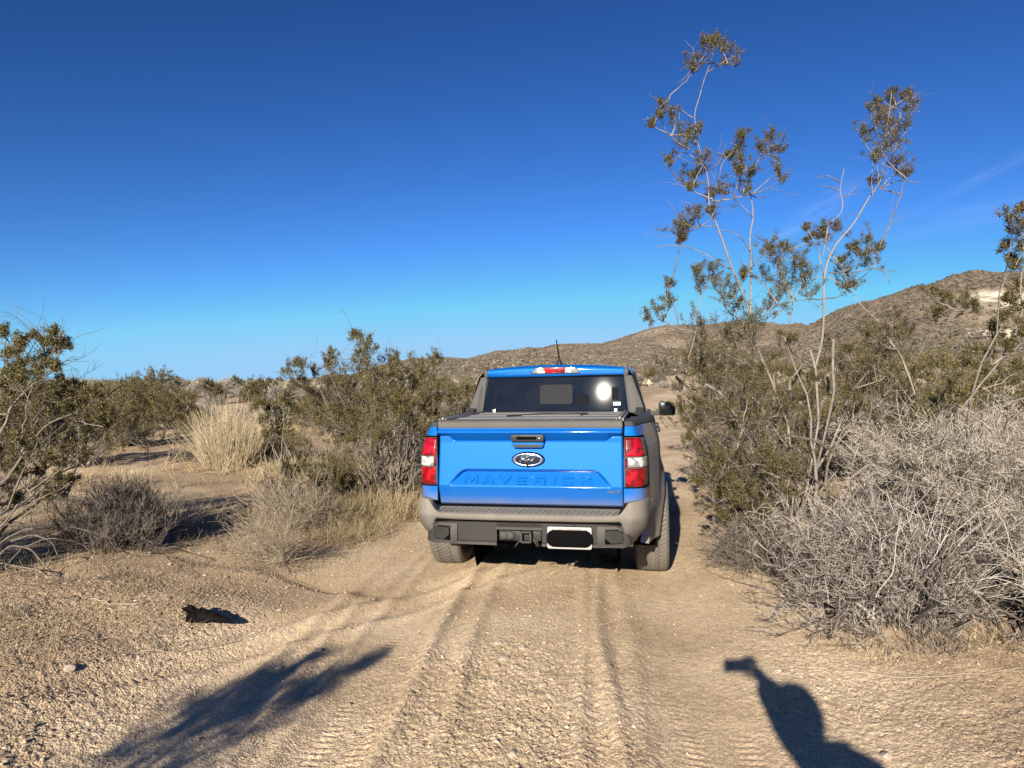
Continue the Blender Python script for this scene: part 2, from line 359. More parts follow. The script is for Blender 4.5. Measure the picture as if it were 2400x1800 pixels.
def crooked(rg, P, amt):
    """Adds the kinks of dry desert wood to a smooth line."""
    n = len(P); J = rg.normal(size=P.shape)*amt; J[0] = 0; J[-1] *= .3; return P+J
def clump_bush(name, base, clumps, seed, label, cat='bush', n_main=12, leaf=.011, dens=1., bark=None, leafmat=None, limbs=(), bare_limbs=(), r_base=.016, r_twig=.0014, dead=0, group=None, twig_scale=1., rbase_spread=.12, smooth_low=.5, main_z=9., lf=1.):
    """A shrub: stems rise from the base to leaf clumps (x, y, z, r); twigs and small leaves fill the clumps."""
    rg = np.random.default_rng(seed); bark = bark or BARK; leafmat = leafmat or CREO_LEAF
    base = np.array(base, float); cl = np.array(clumps, float)
    root = empty(name, base, 0, label, cat, group)
    wood = Buf(); fol = Buf()
    known = []                                                    # points of limbs
    for P in limbs: 
        P = np.array(P, float); known.append(P)
        rr = r_base*.8; tubes(wood, P[None], rr*max(.25, 1-.12*len(limbs)*0), .003, 5)
    for P, ra, rb in bare_limbs: tubes(wood, np.array(P, float)[None], ra, rb, 5)
    order = np.array([q for q in rg.permutation(len(cl)) if cl[q, 2] < main_z]); mains = set(order[:n_main].tolist()); K = 9
    seq = sorted(range(len(cl)), key=lambda i: (i not in mains, cl[i, 2]))
    for i in seq:
        c = cl[i, :3]; lowc = c-np.array((0, 0, cl[i, 3]*.7))
        if i in mains or not known:
            b0 = base+np.array((*(rg.normal(size=2)*rbase_spread), 0)); h = lowc-b0
            mid = b0+h*np.array((.55, .55, smooth_low))+rg.normal(size=3)*.06*np.linalg.norm(h)
            P = crooked(rg, bez(b0, mid, lowc, K), .012*np.linalg.norm(h)); ra = r_base*rg.uniform(.6, 1.1)
        else:
            A = np.concatenate(known); dd = np.linalg.norm((A-lowc)*np.array((1, 1, .8)), axis=1)+.8*np.maximum(A[:, 2]-lowc[2]+.05, 0)*4
            b0 = A[np.argmin(dd)]; h = lowc-b0; mid = b0+h*.5+np.array((0, 0, -.05))*np.linalg.norm(h)+rg.normal(size=3)*.07*np.linalg.norm(h)
            P = crooked(rg, bez(b0, mid, lowc, K), .012*np.linalg.norm(h)); ra = r_base*.38*rg.uniform(.7, 1.1)
        known.append(P[2:]); tubes(wood, P[None], ra, .0028, 5)
    # twigs inside the clumps
    R = cl[:, 3]; nt = np.maximum((R/.15)**1.6*12*dens, 10).astype(int); idx = np.repeat(np.arange(len(cl)), nt)
    P0 = cl[idx, :3]-np.array((0, 0, 1))*R[idx, None]*rg.uniform(.1, .8, (len(idx), 1))+rg.normal(size=(len(idx), 3))*R[idx, None]*.30
    D0 = rg.normal(size=(len(idx), 3))*.65+np.array((0, 0, .95))
    tw = grow(rg, P0, D0, R[idx]*rg.uniform(.8, 2.0, len(idx)), 4, .24, .10); tubes(wood, tw, r_twig*1.5, r_twig*.8, 3)
    p, d, i2, t = sprout(rg, tw, len(idx)*3, .15, 1, .9, .2); t2 = grow(rg, p, d, R[idx][i2]*rg.uniform(.25, .6, len(p)), 2, .2, .1)
    tubes(wood, t2, r_twig, r_twig*.6, 3)
    nl = int(len(idx)*78*lf*dens**.3*twig_scale)
    leaves(fol, rg, along(rg, t2, nl, 0, 1, .006+leaf*.4), leaf, .55)
    leaves(fol, rg, along(rg, tw, nl//3, .4, 1, .006+leaf*.4), leaf, .55)
    if dead:                                                       # bare grey twigs low in the shrub
        A = np.concatenate([k[None] if k.shape[0] == K-1 else k[:0].reshape(0, K-1, 3) for k in known if k.shape[0] == K-1])
        p, d, _, _ = sprout(rg, A, dead, .05, .8, .8, .05); T = grow(rg, p, d, rg.uniform(.15, .45, dead), 4, .25, .03); tubes(wood, T, .003, .001, 3)
        p, d, _, _ = sprout(rg, T, dead*2, .2, 1, .9); T2 = grow(rg, p, d, rg.uniform(.06, .18, dead*2), 2, .25, .0); tubes(wood, T2, .0016, .0008, 3)
    for b_ in (wood, fol): b_.V = [v-base for v in b_.V]
    wood.obj('branches', bark, root); fol.obj('foliage', leafmat, root, smooth=False)
    return root
def dome_clumps(rg, base, W_, D_, H, n, r=(.10, .2), low=.3, hollow=.35, ragged=.15):
    out = []
    while len(out) < n:
        a = rg.uniform(0, 2*np.pi); q = rg.uniform(hollow, 1)**.6; ph = rg.uniform(0, 1)
        zz = low+(1-low)*ph; rr = np.sqrt(max(0, 1-(max(0, (zz-.45)/.55))**2.2))*min(1, .55+zz)
        s = 1+rg.normal()*ragged
        out.append((base[0]+W_*.5*rr*q*math.cos(a)*s, base[1]+D_*.5*rr*q*math.sin(a)*s, base[2]+H*zz*(1+rg.normal()*ragged*.45), rg.uniform(*r)))
    return out
def twig_mound(name, base, W_, D_, H, seed, label, cat='bush', m=None, limbm=None, n1=130, n2=1800, n3=9000, rt=.0017, tl=.12, limbs=(), group=None, up=.05, flat=.6, leaf=None, nleaf=0, leafsz=.01, parent_name='twigs', r1=.007, dark2=True, n_long=0, gap=-.16):
    """A leafless dry shrub: a dense tangle of curved twigs filling a mound."""
    rg = np.random.default_rng(seed); base = np.array(base, float); root = empty(name, base, 0, label, cat, group)
    tw = Buf(); lb = Buf(); lg_ = Buf()
    a = rg.uniform(0, 2*np.pi, n1); e = np.arcsin(rg.uniform(.03, 1, n1)**.8)
    D0 = np.stack([np.cos(a)*np.cos(e), np.sin(a)*np.cos(e), np.sin(e)], -1)
    reach = 1/np.sqrt((D0[:, 0]/(W_*.5))**2+(D0[:, 1]/(D_*.5))**2+(D0[:, 2]/H)**2)
    P0 = np.zeros((n1, 3)); P0[:, :2] = rg.normal(size=(n1, 2))*np.array((W_, D_))*.10; P0[:, 2] = .01
    L1 = grow(rg, P0, D0+np.array((0, 0, .12)), reach*rg.uniform(.6, 1.0, n1), 8, .16, .01)
    L1[..., 2] = np.abs(L1[..., 2])
    tubes(lb, L1, rg.uniform(.5, 1.3, n1)*r1, .002, 5)
    p, d, _, _ = sprout(rg, L1, n2, .25, 1, .95, up); kp = vnoise(p[:, 0]*2.6+p[:, 2]*1.9, p[:, 1]*2.6-p[:, 2]*2.3, seed) > gap; p, d = p[kp], d[kp]; n2 = len(p); L2 = grow(rg, p, d, rg.uniform(.6, 1.8, n2)*tl*1.8, 4, .3, up*.4); L2[..., 2] = np.abs(L2[..., 2]); tubes(lb if dark2 else tw, L2, rt*1.6, rt, 3)
    p, d, _, _ = sprout(rg, L2, n3, .15, 1, 1.1, up); L3 = grow(rg, p, d, rg.uniform(.4, 1.2, n3)*tl, 2, .28, 0); L3[..., 2] = np.abs(L3[..., 2]); tubes(tw, L3, rt, rt*.55, 3)
    for P, ra, rb in limbs: tubes(lb, (np.array(P, float)-base)[None], ra, rb, 6)
    if n_long:                                                     # long bare limbs that arch through and out of the tangle
        a = rg.uniform(0, 2*np.pi, n_long); e = rg.uniform(.22, 1.25, n_long); D0 = np.stack([np.cos(a)*np.cos(e), np.sin(a)*np.cos(e), np.sin(e)+.15], -1)
        reach = 1/np.sqrt((D0[:, 0]/(W_*.5))**2+(D0[:, 1]/(D_*.5))**2+(D0[:, 2]/H)**2); P0 = np.clip(rg.normal(size=(n_long, 3)), -1.3, 1.3)*np.array((W_*.12, D_*.12, 0))+np.array((0, 0, .03))
        L = grow(rg, P0, D0, reach*rg.uniform(.75, 1.12, n_long), 10, .13, -.012); L[..., 2] = np.abs(L[..., 2]); tubes(lg_, L, rg.uniform(.003, .0085, n_long), .0015, 5)
        p, d, _, _ = sprout(rg, L, n_long*4, .35, 1, .8, .05); L = grow(rg, p, d, rg.uniform(.15, .45, n_long*4), 5, .2, 0); L[..., 2] = np.abs(L[..., 2]); tubes(lg_, L, .0026, .001, 4)
        lg_.obj('long_limbs', BARK_PALE, root)
    lb.obj('branches', limbm or BARK_DARK, root); tw.obj(parent_name, m or TWIG_WHITE, root)
    if nleaf:
        f = Buf(); leaves(f, rg, along(rg, L3, nleaf, .2, 1, .012), leafsz); f.obj('foliage', leaf or CREO_LEAF, root, False)
    return root
def grass_clump(name, base, R, H, n, seed, label, cat='grass clump', m=None, lean=.35, w=.004, group=None, base_r=.35, curl=.10):
    rg = np.random.default_rng(seed); base = np.array(base, float); b = Buf()
    a = rg.uniform(0, 2*np.pi, n); q = rg.uniform(0, 1, n)**.6
    P0 = np.stack([np.cos(a)*q*R*base_r, np.sin(a)*q*R*base_r, np.zeros(n)], -1)
    D0 = np.stack([np.cos(a)*q*lean, np.sin(a)*q*lean, np.ones(n)], -1)+rg.normal(size=(n, 3))*.12
    L = grow(rg, P0, D0, H*(.35+.70*rg.uniform(0, 1, n)**1.3)*(1-.30*q), 5, curl, -.02)
    tubes(b, L, w*.5, w*.2, 3)
    o = b.obj(name, m or STRAW); o.location = base; tag(o, label, cat, group); return o
# ------------------------------------------------------------------ pickup truck (local frame: x right, y forward from the tailgate, z up)
def dusty(name, col, rough, metal, coat, dustcol=(.225, .195, .155), base=.0, flake=False, spec=.5, dscale=1.):
    m = mat(name, col, rough, metal, coat, spec); N, L, b = nodes(m)
    tc = nd(N, 'TexCoord'); a = nd(N, 'Attribute', attribute_name='dust')
    n1 = nd(N, 'TexNoise'); n1.inputs['Scale'].default_value = 6*dscale; n1.inputs['Detail'].default_value = 8; n1.inputs['Roughness'].default_value = .65; L.new(tc.outputs['Object'], n1.inputs['Vector'])
    n2 = nd(N, 'TexNoise'); n2.inputs['Scale'].default_value = 70; n2.inputs['Detail'].default_value = 4; L.new(tc.outputs['Object'], n2.inputs['Vector'])
    f = mth(N, L, 'ADD', a.outputs['Fac'], base)
    f = mth(N, L, 'ADD', f, mth(N, L, 'MULTIPLY', mth(N, L, 'SUBTRACT', n1.outputs[0], .5), mth(N, L, 'MULTIPLY', f, 1.1)))
    f = mth(N, L, 'ADD', f, mth(N, L, 'MULTIPLY', mth(N, L, 'SUBTRACT', n2.outputs[0], .5), mth(N, L, 'MULTIPLY', f, .5)), True)
    c = (*col, 1)
    if flake:
        v = nd(N, 'TexVoronoi'); v.inputs['Scale'].default_value = 900; L.new(tc.outputs['Object'], v.inputs['Vector'])
        s = nd(N, 'SeparateColor'); L.new(v.outputs['Color'], s.inputs[0]); r = ramp(N, [(0, tuple(q*.85 for q in col)), (1, tuple(min(1, q*1.25) for q in col))]); L.new(s.outputs[0], r.inputs[0]); cc = r.outputs[0]
    else: cc = col
    L.new(mixc(N, L, f, cc, dustcol), b.inputs['Base Color'])
    L.new(mth(N, L, 'ADD', mth(N, L, 'MULTIPLY', f, .8-rough), rough, True), b.inputs['Roughness'])
    if metal: L.new(mth(N, L, 'MULTIPLY', mth(N, L, 'SUBTRACT', 1.0, f), metal), b.inputs['Metallic'])
    if coat: L.new(mth(N, L, 'MULTIPLY', mth(N, L, 'SUBTRACT', 1.0, f, True), coat), b.inputs['Coat Weight'])
    return m
PAINT = dusty('blue_paint', (.0, .108, .41), .50, .16, .5, flake=True, spec=.12, base=.010)
PLASTIC = dusty('grey_plastic', (.028, .027, .0255), .6, 0, 0, base=.08, spec=.4)
PLAST_DUSTY = dusty('dusty_plastic', (.05, .047, .044), .65, 0, 0, base=.42, spec=.3)
PLAST_DARK = dusty('dark_plastic', (.013, .0125, .012), .5, 0, 0, base=.06, spec=.35)
COVER = dusty('cover_vinyl', (.19, .183, .175), .32, 0, 0, base=.38, dustcol=(.26, .235, .20), spec=1.0)
BLACK = mat('black_gap', (.003, .003, .003), .8, spec=.05)
GLASS = mat('dark_glass', (.004, .006, .011), .0125, 0, 0, .38)
def glass_dust_and_halo():
    N, L, b = nodes(GLASS); tc = nd(N, 'TexCoord'); n = nd(N, 'TexNoise'); n.inputs['Scale'].default_value = 3; n.inputs['Detail'].default_value = 8; n.inputs['Roughness'].default_value = .7; L.new(tc.outputs['Object'], n.inputs['Vector'])
    r = ramp(N, [(.35, (.003, .005, .010)), (.8, (.013, .013, .014))]); L.new(n.outputs[0], r.inputs[0]); L.new(r.outputs[0], b.inputs['Base Color'])
    # weak wide gloss added over the sharp one for a halo round the glint
    g = nd(N, 'BsdfGlossy'); g.inputs['Roughness'].default_value = .06; g.inputs['Color'].default_value = (.9, .85, .75, 1); mx = nd(N, 'MixShader'); mx.inputs[0].default_value = .0001
    out = [q for q in N if q.type == 'OUTPUT_MATERIAL'][0]; L.new(b.outputs[0], mx.inputs[1]); L.new(g.outputs[0], mx.inputs[2]); L.new(mx.outputs[0], out.inputs[0])
glass_dust_and_halo()
CHROME = mat('chrome', (.75, .75, .74), .22, 1.0)
NAVY = mat('emblem_dark', (.01, .014, .03), .15, 0, 1.0)
RUBBER = dusty('tyre_rubber', (.045, .042, .04), .8, 0, 0, base=.62, dustcol=(.20, .175, .14), spec=.2)
RIM = dusty('wheel_metal', (.12, .12, .12), .4, .7, 0, base=.3)
RED = mat('red_lens', (.50, .004, .008), .25, 0, .5, .3)
REDD = mat('smoked_red_lens', (.16, .006, .006), .15, 0, 1.0)
CLEAR = mat('clear_lens', (.62, .62, .58), .12, .25, 1.0)
SMOKE2 = mat('smoked_clear_lens', (.30, .27, .22), .2, 0, .6)
SMOKE = mat('smoked_lens', (.085, .065, .045), .2, 0, .6)
MIRROR = mat('mirror_glass', (.008, .008, .010), .25, .0, .0, spec=.2)
SEATM = mat('cabin_trim', (.03, .03, .032), .9)
def red_texture(m, c0, c1):
    N, L, b = nodes(m); tc = nd(N, 'TexCoord'); v = nd(N, 'TexVoronoi'); v.inputs['Scale'].default_value = 26; L.new(tc.outputs['Object'], v.inputs['Vector'])
    s = nd(N, 'SeparateColor'); L.new(v.outputs['Color'], s.inputs[0]); r = ramp(N, [(.35, c0), (.65, c1)]); L.new(s.outputs[0], r.inputs[0]); L.new(r.outputs[0], b.inputs['Base Color'])
red_texture(RED, (.15, .002, .005), (.36, .003, .010)); red_texture(REDD, (.08, .004, .004), (.20, .005, .007))
red_texture(CLEAR, (.25, .25, .23), (.62, .62, .58))
bpy.data.materials['clear_lens'].node_tree.nodes['Principled BSDF'].inputs['Coat Weight'].default_value = .5

YAW = math.radians(10.8)
truck = empty('pickup_truck', (.122, 4.83, 0), -YAW, 'dusty bright blue four door pickup truck seen from behind, parked on the sandy track', 'pickup truck')
truck.rotation_euler = (math.radians(-.15), math.radians(-.75), -YAW)

def set_dust(me, f):
    n = len(me.vertices); co = np.empty(n*3, np.float32); me.vertices.foreach_get('co', co); co = co.reshape(-1, 3)
    a = me.attributes.new('dust', 'FLOAT', 'POINT'); a.data.foreach_set('value', np.clip(f(co[:, 0], co[:, 1], co[:, 2]), 0, 1).astype(np.float32))
def grid_obj(name, P, m, parent, flip=False, smooth=True, dust=None, sharp=35):
    n, k, _ = P.shape; i = np.arange(n-1)[:, None]*k+np.arange(k-1)[None, :]
    Q = np.stack([i, i+1, i+k+1, i+k], -1).reshape(-1, 4)
    if flip: Q = Q[:, ::-1]
    me = np_mesh(name, P.reshape(-1, 3), Q, smooth)
    if dust: set_dust(me, dust)
    o = link(name, me, m, parent)
    if sharp: me.set_sharp_from_angle(angle=math.radians(sharp))
    return o
def solidify(o, t, off=-1):
    s = o.modifiers.new('t', 'SOLIDIFY'); s.thickness = t; s.offset = off; return o
def poly_obj(name, verts, faces, m, parent, bevel=0, seg=2, smooth=True, dust=None, sharp=40):
    me = bpy.data.meshes.new(name); me.from_pydata([tuple(map(float, v)) for v in verts], [], faces); me.validate(); 
    bm = bmesh.new(); bm.from_mesh(me); bmesh.ops.recalc_face_normals(bm, faces=bm.faces)
    if bevel: bmesh.ops.bevel(bm, geom=bm.edges[:]+bm.verts[:], offset=bevel, segments=seg, profile=.6, affect='EDGES', clamp_overlap=True)
    bm.to_mesh(me); bm.free()
    me.polygons.foreach_set('use_smooth', [smooth]*len(me.polygons)); me.set_sharp_from_angle(angle=math.radians(sharp))
    if dust: set_dust(me, dust)
    return link(name, me, m, parent)
def box(name, x0, x1, y0, y1, z0, z1, m, parent, bevel=.006, dust=None, seg=2):
    v = [(x, y, z) for x in (x0, x1) for y in (y0, y1) for z in (z0, z1)]
    f = [(0, 1, 3, 2), (4, 6, 7, 5), (0, 4, 5, 1), (2, 3, 7, 6), (0, 2, 6, 4), (1, 5, 7, 3)]
    return poly_obj(name, v, f, m, parent, bevel, seg, True, dust)
def prism(name, pts, y0, y1, m, parent, bevel=.003, dust=None, shear=0., seg=2):
    """Polygon in (x, z) extruded from y0 to y1; shear leans it forward with height."""
    n = len(pts); v = [(x, y0+shear*z, z) for x, z in pts]+[(x, y1+shear*z, z) for x, z in pts]
    f = [tuple(range(n)), tuple(range(2*n-1, n-1, -1))]+[(i, (i+1) % n, n+(i+1) % n, n+i) for i in range(n)]
    return poly_obj(name, v, f, m, parent, bevel, seg, True, dust)
def merge_polys(name, parts, m, parent, smooth=True, dust=None, bevel=0, sharp=40):
    V = []; F = []
    for v, f in parts: F += [tuple(i+len(V) for i in q) for q in f]; V += list(v)
    return poly_obj(name, V, F, m, parent, bevel, 1, smooth, dust, sharp)
def pbox(x0, x1, y0, y1, z0, z1, sx=0., sz=0.):
    return ([(x+sx*(z-z0), y+sz*(z-z0), z) for x in (x0, x1) for y in (y0, y1) for z in (z0, z1)], [(0, 1, 3, 2), (4, 6, 7, 5), (0, 4, 5, 1), (2, 3, 7, 6), (0, 2, 6, 4), (1, 5, 7, 3)])
def tube_obj(name, pts, r, m, parent, k=10):
    b = Buf(); pts = np.array(pts, float)[None]; tubes(b, pts, r, r, k); return b.obj(name, m, parent)

# ---- skin of the body: plan outline of the right side, swept over heights
PLAN = np.array([(.643, .0), (.69, .003), (.73, .012), (.758, .032), (.776, .062), (.788, .105), (.798, .16), (.815, .26), (.85, .42), (.885, .60), (.898, .80), (.902, 1.1), (.896, 1.45), (.885, 1.8), (.882, 2.3), (.882, 2.8), (.885, 3.3), (.897, 3.75), (.903, 4.1), (.895, 4.4), (.865, 4.65), (.80, 4.82), (.68, 4.90), (.45, 4.945), (.2, 4.958), (0, 4.96)])
def resample(P, step, s0=0, s1=None):
    seg = np.linalg.norm(np.diff(P, axis=0), axis=1); s = np.concatenate([[0], np.cumsum(seg)]); s1 = s[-1] if s1 is None else s1
    n = max(2, int((s1-s0)/step)+1); q = np.linspace(s0, s1, n); return np.stack([np.interp(q, s, P[:, i]) for i in range(P.shape[1])], 1)
PL = resample(PLAN, .01)
for _ in range(6): PL[1:-1] = (PL[:-2]+PL[1:-1]*2+PL[2:])/4
PT = np.gradient(PL, axis=0); PT /= np.linalg.norm(PT, axis=1)[:, None]; PN = np.stack([PT[:, 1], -PT[:, 0]], 1)   # outward
def inset(z, y):
    a = np.interp(z, [.36, .50, .66, .80, 1.00, 1.06, 1.13, 1.20, 1.245], [.035, .018, .0, .0, .004, .010, .030, .060, .085])
    return a
ARCHES = (1.10, 4.176)
def z_top(y): return np.interp(y, [0, .2, 1.4, 3.4, 3.75, 4.3, 4.7, 4.96], [1.208, 1.21, 1.22, 1.215, 1.20, 1.13, 1.05, .98])
def z_bot(x, y):
    z = np.where(y < .34, .700, .36)
    z = np.where((y >= .30) & (y < .34), .56, z)
    for c in ARCHES:
        r = .435; t = r*r-(y-c)**2; z = np.where(t > 0, np.maximum(z, .345+np.sqrt(np.maximum(t, 0))), z)
    return np.where(y > 4.6, np.maximum(z, .40), z)
def flare(y, z):
    f = 0
    for c in ARCHES:
        r = np.hypot(y-c, z-.345); f = f+.030*np.exp(-(np.maximum(r-.435, 0)/.085)**2)
    return f
def side_pt(i, z, off=0.):
    y = PL[i, 1]; o = off-inset(z, y)+flare(y, z)*sstep(.25, .6, y)
    return np.array((PL[i, 0]+PN[i, 0]*o, PL[i, 1]+PN[i, 1]*o, z))
def dust_side(x, y, z):
    ax = np.abs(x)
    d = sstep(.735, .80, ax)*.97*sstep(-.0, .10, y)+.0
    d = np.maximum(d, sstep(.90, .68, z)*.55*sstep(.66, .79, ax)); d = np.maximum(d, sstep(.78, .70, z)*.45)
    return d
def rail_i(y): return int(np.argmin(np.abs(PL[:, 1]-y)+(np.abs(PL[:, 0]) < .6)*9))
body = empty('body', (0, 0, 0)); body.parent = truck
NI = len(PL); NV = 44
def skin(side):
    P = np.zeros((NI, NV+1, 3))
    for i in range(NI):
        zt = float(z_top(PL[i, 1])); zb = float(z_bot(PL[i, 0], PL[i, 1]))
        for j in range(NV):
            z = zt+(zb-zt)*j/(NV-1); P[i, j] = side_pt(i, z)
        p = P[i, NV-1].copy(); P[i, NV] = (p[0]-PN[i, 0]*.06, p[1]-PN[i, 1]*.06, p[2]+.004)
    P[..., 0] *= side
    return P
for s in (1, -1): grid_obj('side_panel', skin(s), PAINT, body, flip=(s > 0), dust=dust_side, sharp=40)
# grey plastic caps on the bed rails
for s in (1, -1):
    i1 = rail_i(1.50); prof = [(-.003, 1.200), (.0, 1.215), (-.012, 1.238), (-.03, 1.246), (-.10, 1.246), (-.10, 1.19)]
    P = np.zeros((i1, len(prof), 3))
    for i in range(i1):
        for j, (o, z) in enumerate(prof):
            zz = z+float(z_top(PL[i, 1]))-1.208; q = side_pt(i, zz if j < 4 else zz); ii = inset(zz, 0)
            P[i, j] = (PL[i, 0]+PN[i, 0]*(o-.062), PL[i, 1]+PN[i, 1]*(o-.062)+(.0 if i > 14 else 0), zz)
    P[..., 0] = np.maximum(P[..., 0], .642); P[..., 0] *= s
    grid_obj('bed_rail_cap', P, PLASTIC, truck, flip=(s > 0), sharp=30)
# hood, cab roof and pillars
hy = np.linspace(3.42, 4.93, 24); P = np.zeros((24, 25, 3))
for a, y in enumerate(hy):
    i = rail_i(y); e = side_pt(i, float(z_top(y))-.004)
    if y > 4.8: e[0] = np.interp(y, PL[rail_i(4.75):, 1], PL[rail_i(4.75):, 0])-.08
    t = np.linspace(-1, 1, 25); P[a, :, 0] = t*max(e[0], .05); P[a, :, 1] = y; P[a, :, 2] = float(z_top(y))-.004+.055*(1-np.abs(t)**3)*(1-sstep(4.6, 5.0, y)*.6)
grid_obj('hood', P, PAINT, truck, dust=lambda x, y, z: x*0+.3)
ROOF = {1.478: (.675, 1.575, .635, 1.628, .40, 1.650, 1.656), 1.56: (.680, 1.592, .645, 1.640, .42, 1.664, 1.672), 2.0: (.690, 1.605, .660, 1.655, .42, 1.688, 1.698), 2.6: (.690, 1.600, .660, 1.650, .42, 1.686, 1.697), 3.0: (.675, 1.575, .640, 1.625, .40, 1.655, 1.664), 3.14: (.660, 1.545, .62, 1.590, .38, 1.612, 1.62)}
P = []
for y, (xa, za, xb, zb, xc, zc, z0) in ROOF.items():
    r = [(xa, za), (xa-.006, za+.02), (xb, zb), (xb-.10, zb+.010), (xc, zc), (xc*.5, (zc+z0*2)/3), (0, z0)]; P.append([(-x, y, z) for x, z in r]+[(x, y, z) for x, z in r[-2::-1]])
P = np.array(P); o = grid_obj('roof', P, PAINT, truck, sharp=50, dust=lambda x, y, z: x*0+.04); sb = o.modifiers.new('s', 'SUBSURF'); sb.levels = sb.render_levels = 2
# greenhouse sides: black band of glass and pillars down to the belt line
def gh(y, t):                                                       # t: 0 belt .. 1 roof rail
    xa, za = np.interp(y, list(ROOF), [v[0] for v in ROOF.values()]), np.interp(y, list(ROOF), [v[1] for v in ROOF.values()])
    return np.array(((.800+(xa-.800)*t), y, 1.215+(za+.004-1.215)*t))
for s in (1, -1):
    ys = np.linspace(1.44, 3.14, 20); P = np.array([[gh(y+(1-t)*0+ (1-t)*(-.0 if y < 2 else 0), t) for t in np.linspace(0, 1, 8)] for y in ys]); P[..., 0] *= s
    grid_obj('cab_side', P, PLAST_DARK, body, flip=(s < 0))
    # belt shelf between greenhouse and skin
    ys = np.linspace(1.40, 3.75, 40); Pb = []
    for y in ys:
        i = rail_i(y); e = side_pt(i, float(z_top(y))-.003); Pb.append([(e[0], y, e[2]), ((e[0]+.79)/2, y, e[2]+.010), (.785, y, 1.222 if y < 3.3 else e[2]+.012), (.60, y, 1.20)])
    Pb = np.array(Pb); Pb[..., 0] *= s; grid_obj('belt_line', Pb, PAINT, body, flip=(s < 0), dust=lambda x, y, z: x*0+.85)
    for y0, y1, q in ((1.66, 2.36, .12), (2.44, 3.16, .0)):
        c = [gh(y0+q, .90), gh(y1-(.10 if y1 > 3 else 0), .90), gh(y1+(.26 if y1 > 3 else 0), .06), gh(min(y0+.02, 9), .06)]
        P = np.array([[c[0]*(1-u)+c[1]*u, c[3]*(1-u)+c[2]*u] for u in np.linspace(0, 1, 6)]); P[..., 0] += .006; P[..., 0] *= s
        grid_obj('side_window', P, GLASS, truck, flip=(s > 0))
    # door seams and handles
    for y in (1.62, 2.42, 3.42):
        P = np.array([[side_pt(rail_i(y+w), z, .0015) for w in (-.004, .004)] for z in np.linspace(1.2, .42 if y > 2 else .80, 24)]); P[..., 0] *= s
        grid_obj('door_seam', P, BLACK, body, flip=(s < 0))
    for y in (1.83, 2.62):
        i = rail_i(y+.09); e = side_pt(i, 1.075)
        hb = box('door_handle', s*(e[0]+.004) if s > 0 else s*(e[0]+.045), s*(e[0]+.045) if s > 0 else s*(e[0]+.004), y, y+.19, 1.055, 1.095, PLAST_DARK, truck, .012, seg=3)
    # lower black cladding of the sill
    P = np.array([[side_pt(rail_i(y), z, .012 if .36 < z < .46 else .002) for z in (.47, .455, .40, .355, .33)] for y in np.linspace(1.56, 3.72, 50)]); P[..., 0] *= s
    grid_obj('sill_cladding', P, PLAST_DUSTY, truck, flip=(s < 0))
# windscreen and cowl
ws = np.array([[(x*(.80+(.655-.80)*t), 3.78+(3.145-3.78)*t-.05*x*x, 1.20+(1.612-1.20)*t-(.02*x*x)) for t in np.linspace(0, 1, 8)] for x in np.linspace(-1, 1, 14)])
grid_obj('windscreen', ws, GLASS, truck, flip=False)

# ---- rear wall of the cab: glass, pillars with ribbed insets, roof lip
def rear_y(x, z): return 1.440+(z-1.262)*math.tan(math.radians(10.6))-.025*x+.010*x*x
GT, GB = .603, .640
P = np.array([[((GB+(GT-GB)*t)*u, rear_y(u*.62, 1.262+(1.578-1.262)*t), 1.262+(1.578-1.262)*t) for t in np.linspace(0, 1, 24)] for u in np.linspace(-1, 1, 60)])
rw = grid_obj('rear_window', P, GLASS, truck, flip=True, sharp=60, dust=lambda x, y, z: .10*sstep(.12, .0, z-1.262)+.02)
def rr_rect(x0, x1, z0, z1, r, n=5):
    out = []
    for cx, cz, a0 in ((x1-r, z1-r, 0), (x0+r, z1-r, 90), (x0+r, z0+r, 180), (x1-r, z0+r, 270)):
        for k in range(n+1): a = math.radians(a0+90*k/n); out.append((cx+r*math.cos(a), cz+r*math.sin(a)))
    return out
def rear_plate(name, pts, off, m, parent, th=.004, dust=None):
    n = len(pts); v = [(x, rear_y(x, z)-off-th, z) for x, z in pts]+[(x, rear_y(x, z)-off, z) for x, z in pts]
    return poly_obj(name, v, [tuple(range(n)), tuple(range(2*n-1, n-1, -1))]+[(i, (i+1) % n, n+(i+1) % n, n+i) for i in range(n)], m, parent, 0, dust=dust)
GPANE = dusty('dusty_pane', (.012, .013, .017), .75, 0, 0, base=.40, dustcol=(.055, .053, .050), dscale=5, spec=.05)
rear_plate('sliding_pane', rr_rect(-.133, .157, 1.327, 1.498, .022), .001, GPANE, rw, .002)
rear_plate('cab_view_patch', rr_rect(.19, .30, 1.315, 1.41, .01), .0005, mat('cab_view_tone', (.010, .011, .014), .8, spec=.03), rw, .001)  # light and dark seen through the cab, painted as flat patches on glass
rear_plate('cab_view_patch', rr_rect(.50, .56, 1.36, 1.47, .01), .0005, bpy.data.materials['cab_view_tone'], rw, .001)
rear_plate('cab_view_patch', [(-.56, 1.33), (-.545, 1.33), (-.51, 1.47), (-.545, 1.47)], .0005, bpy.data.materials['cab_view_tone'], rw, .001)
STK = mat('white_sticker', (.8, .8, .76), .5)
st = rear_plate('window_sticker', rr_rect(.512, .573, 1.313, 1.341, .003, 2), .003, STK, rw, .001)
poly_obj('sticker_print', [(x, rear_y(x, z)-.0052, z) for x, z in ((.53, 1.330), (.562, 1.330), (.562, 1.334), (.53, 1.334))], [(0, 1, 2, 3)], BLACK, st)
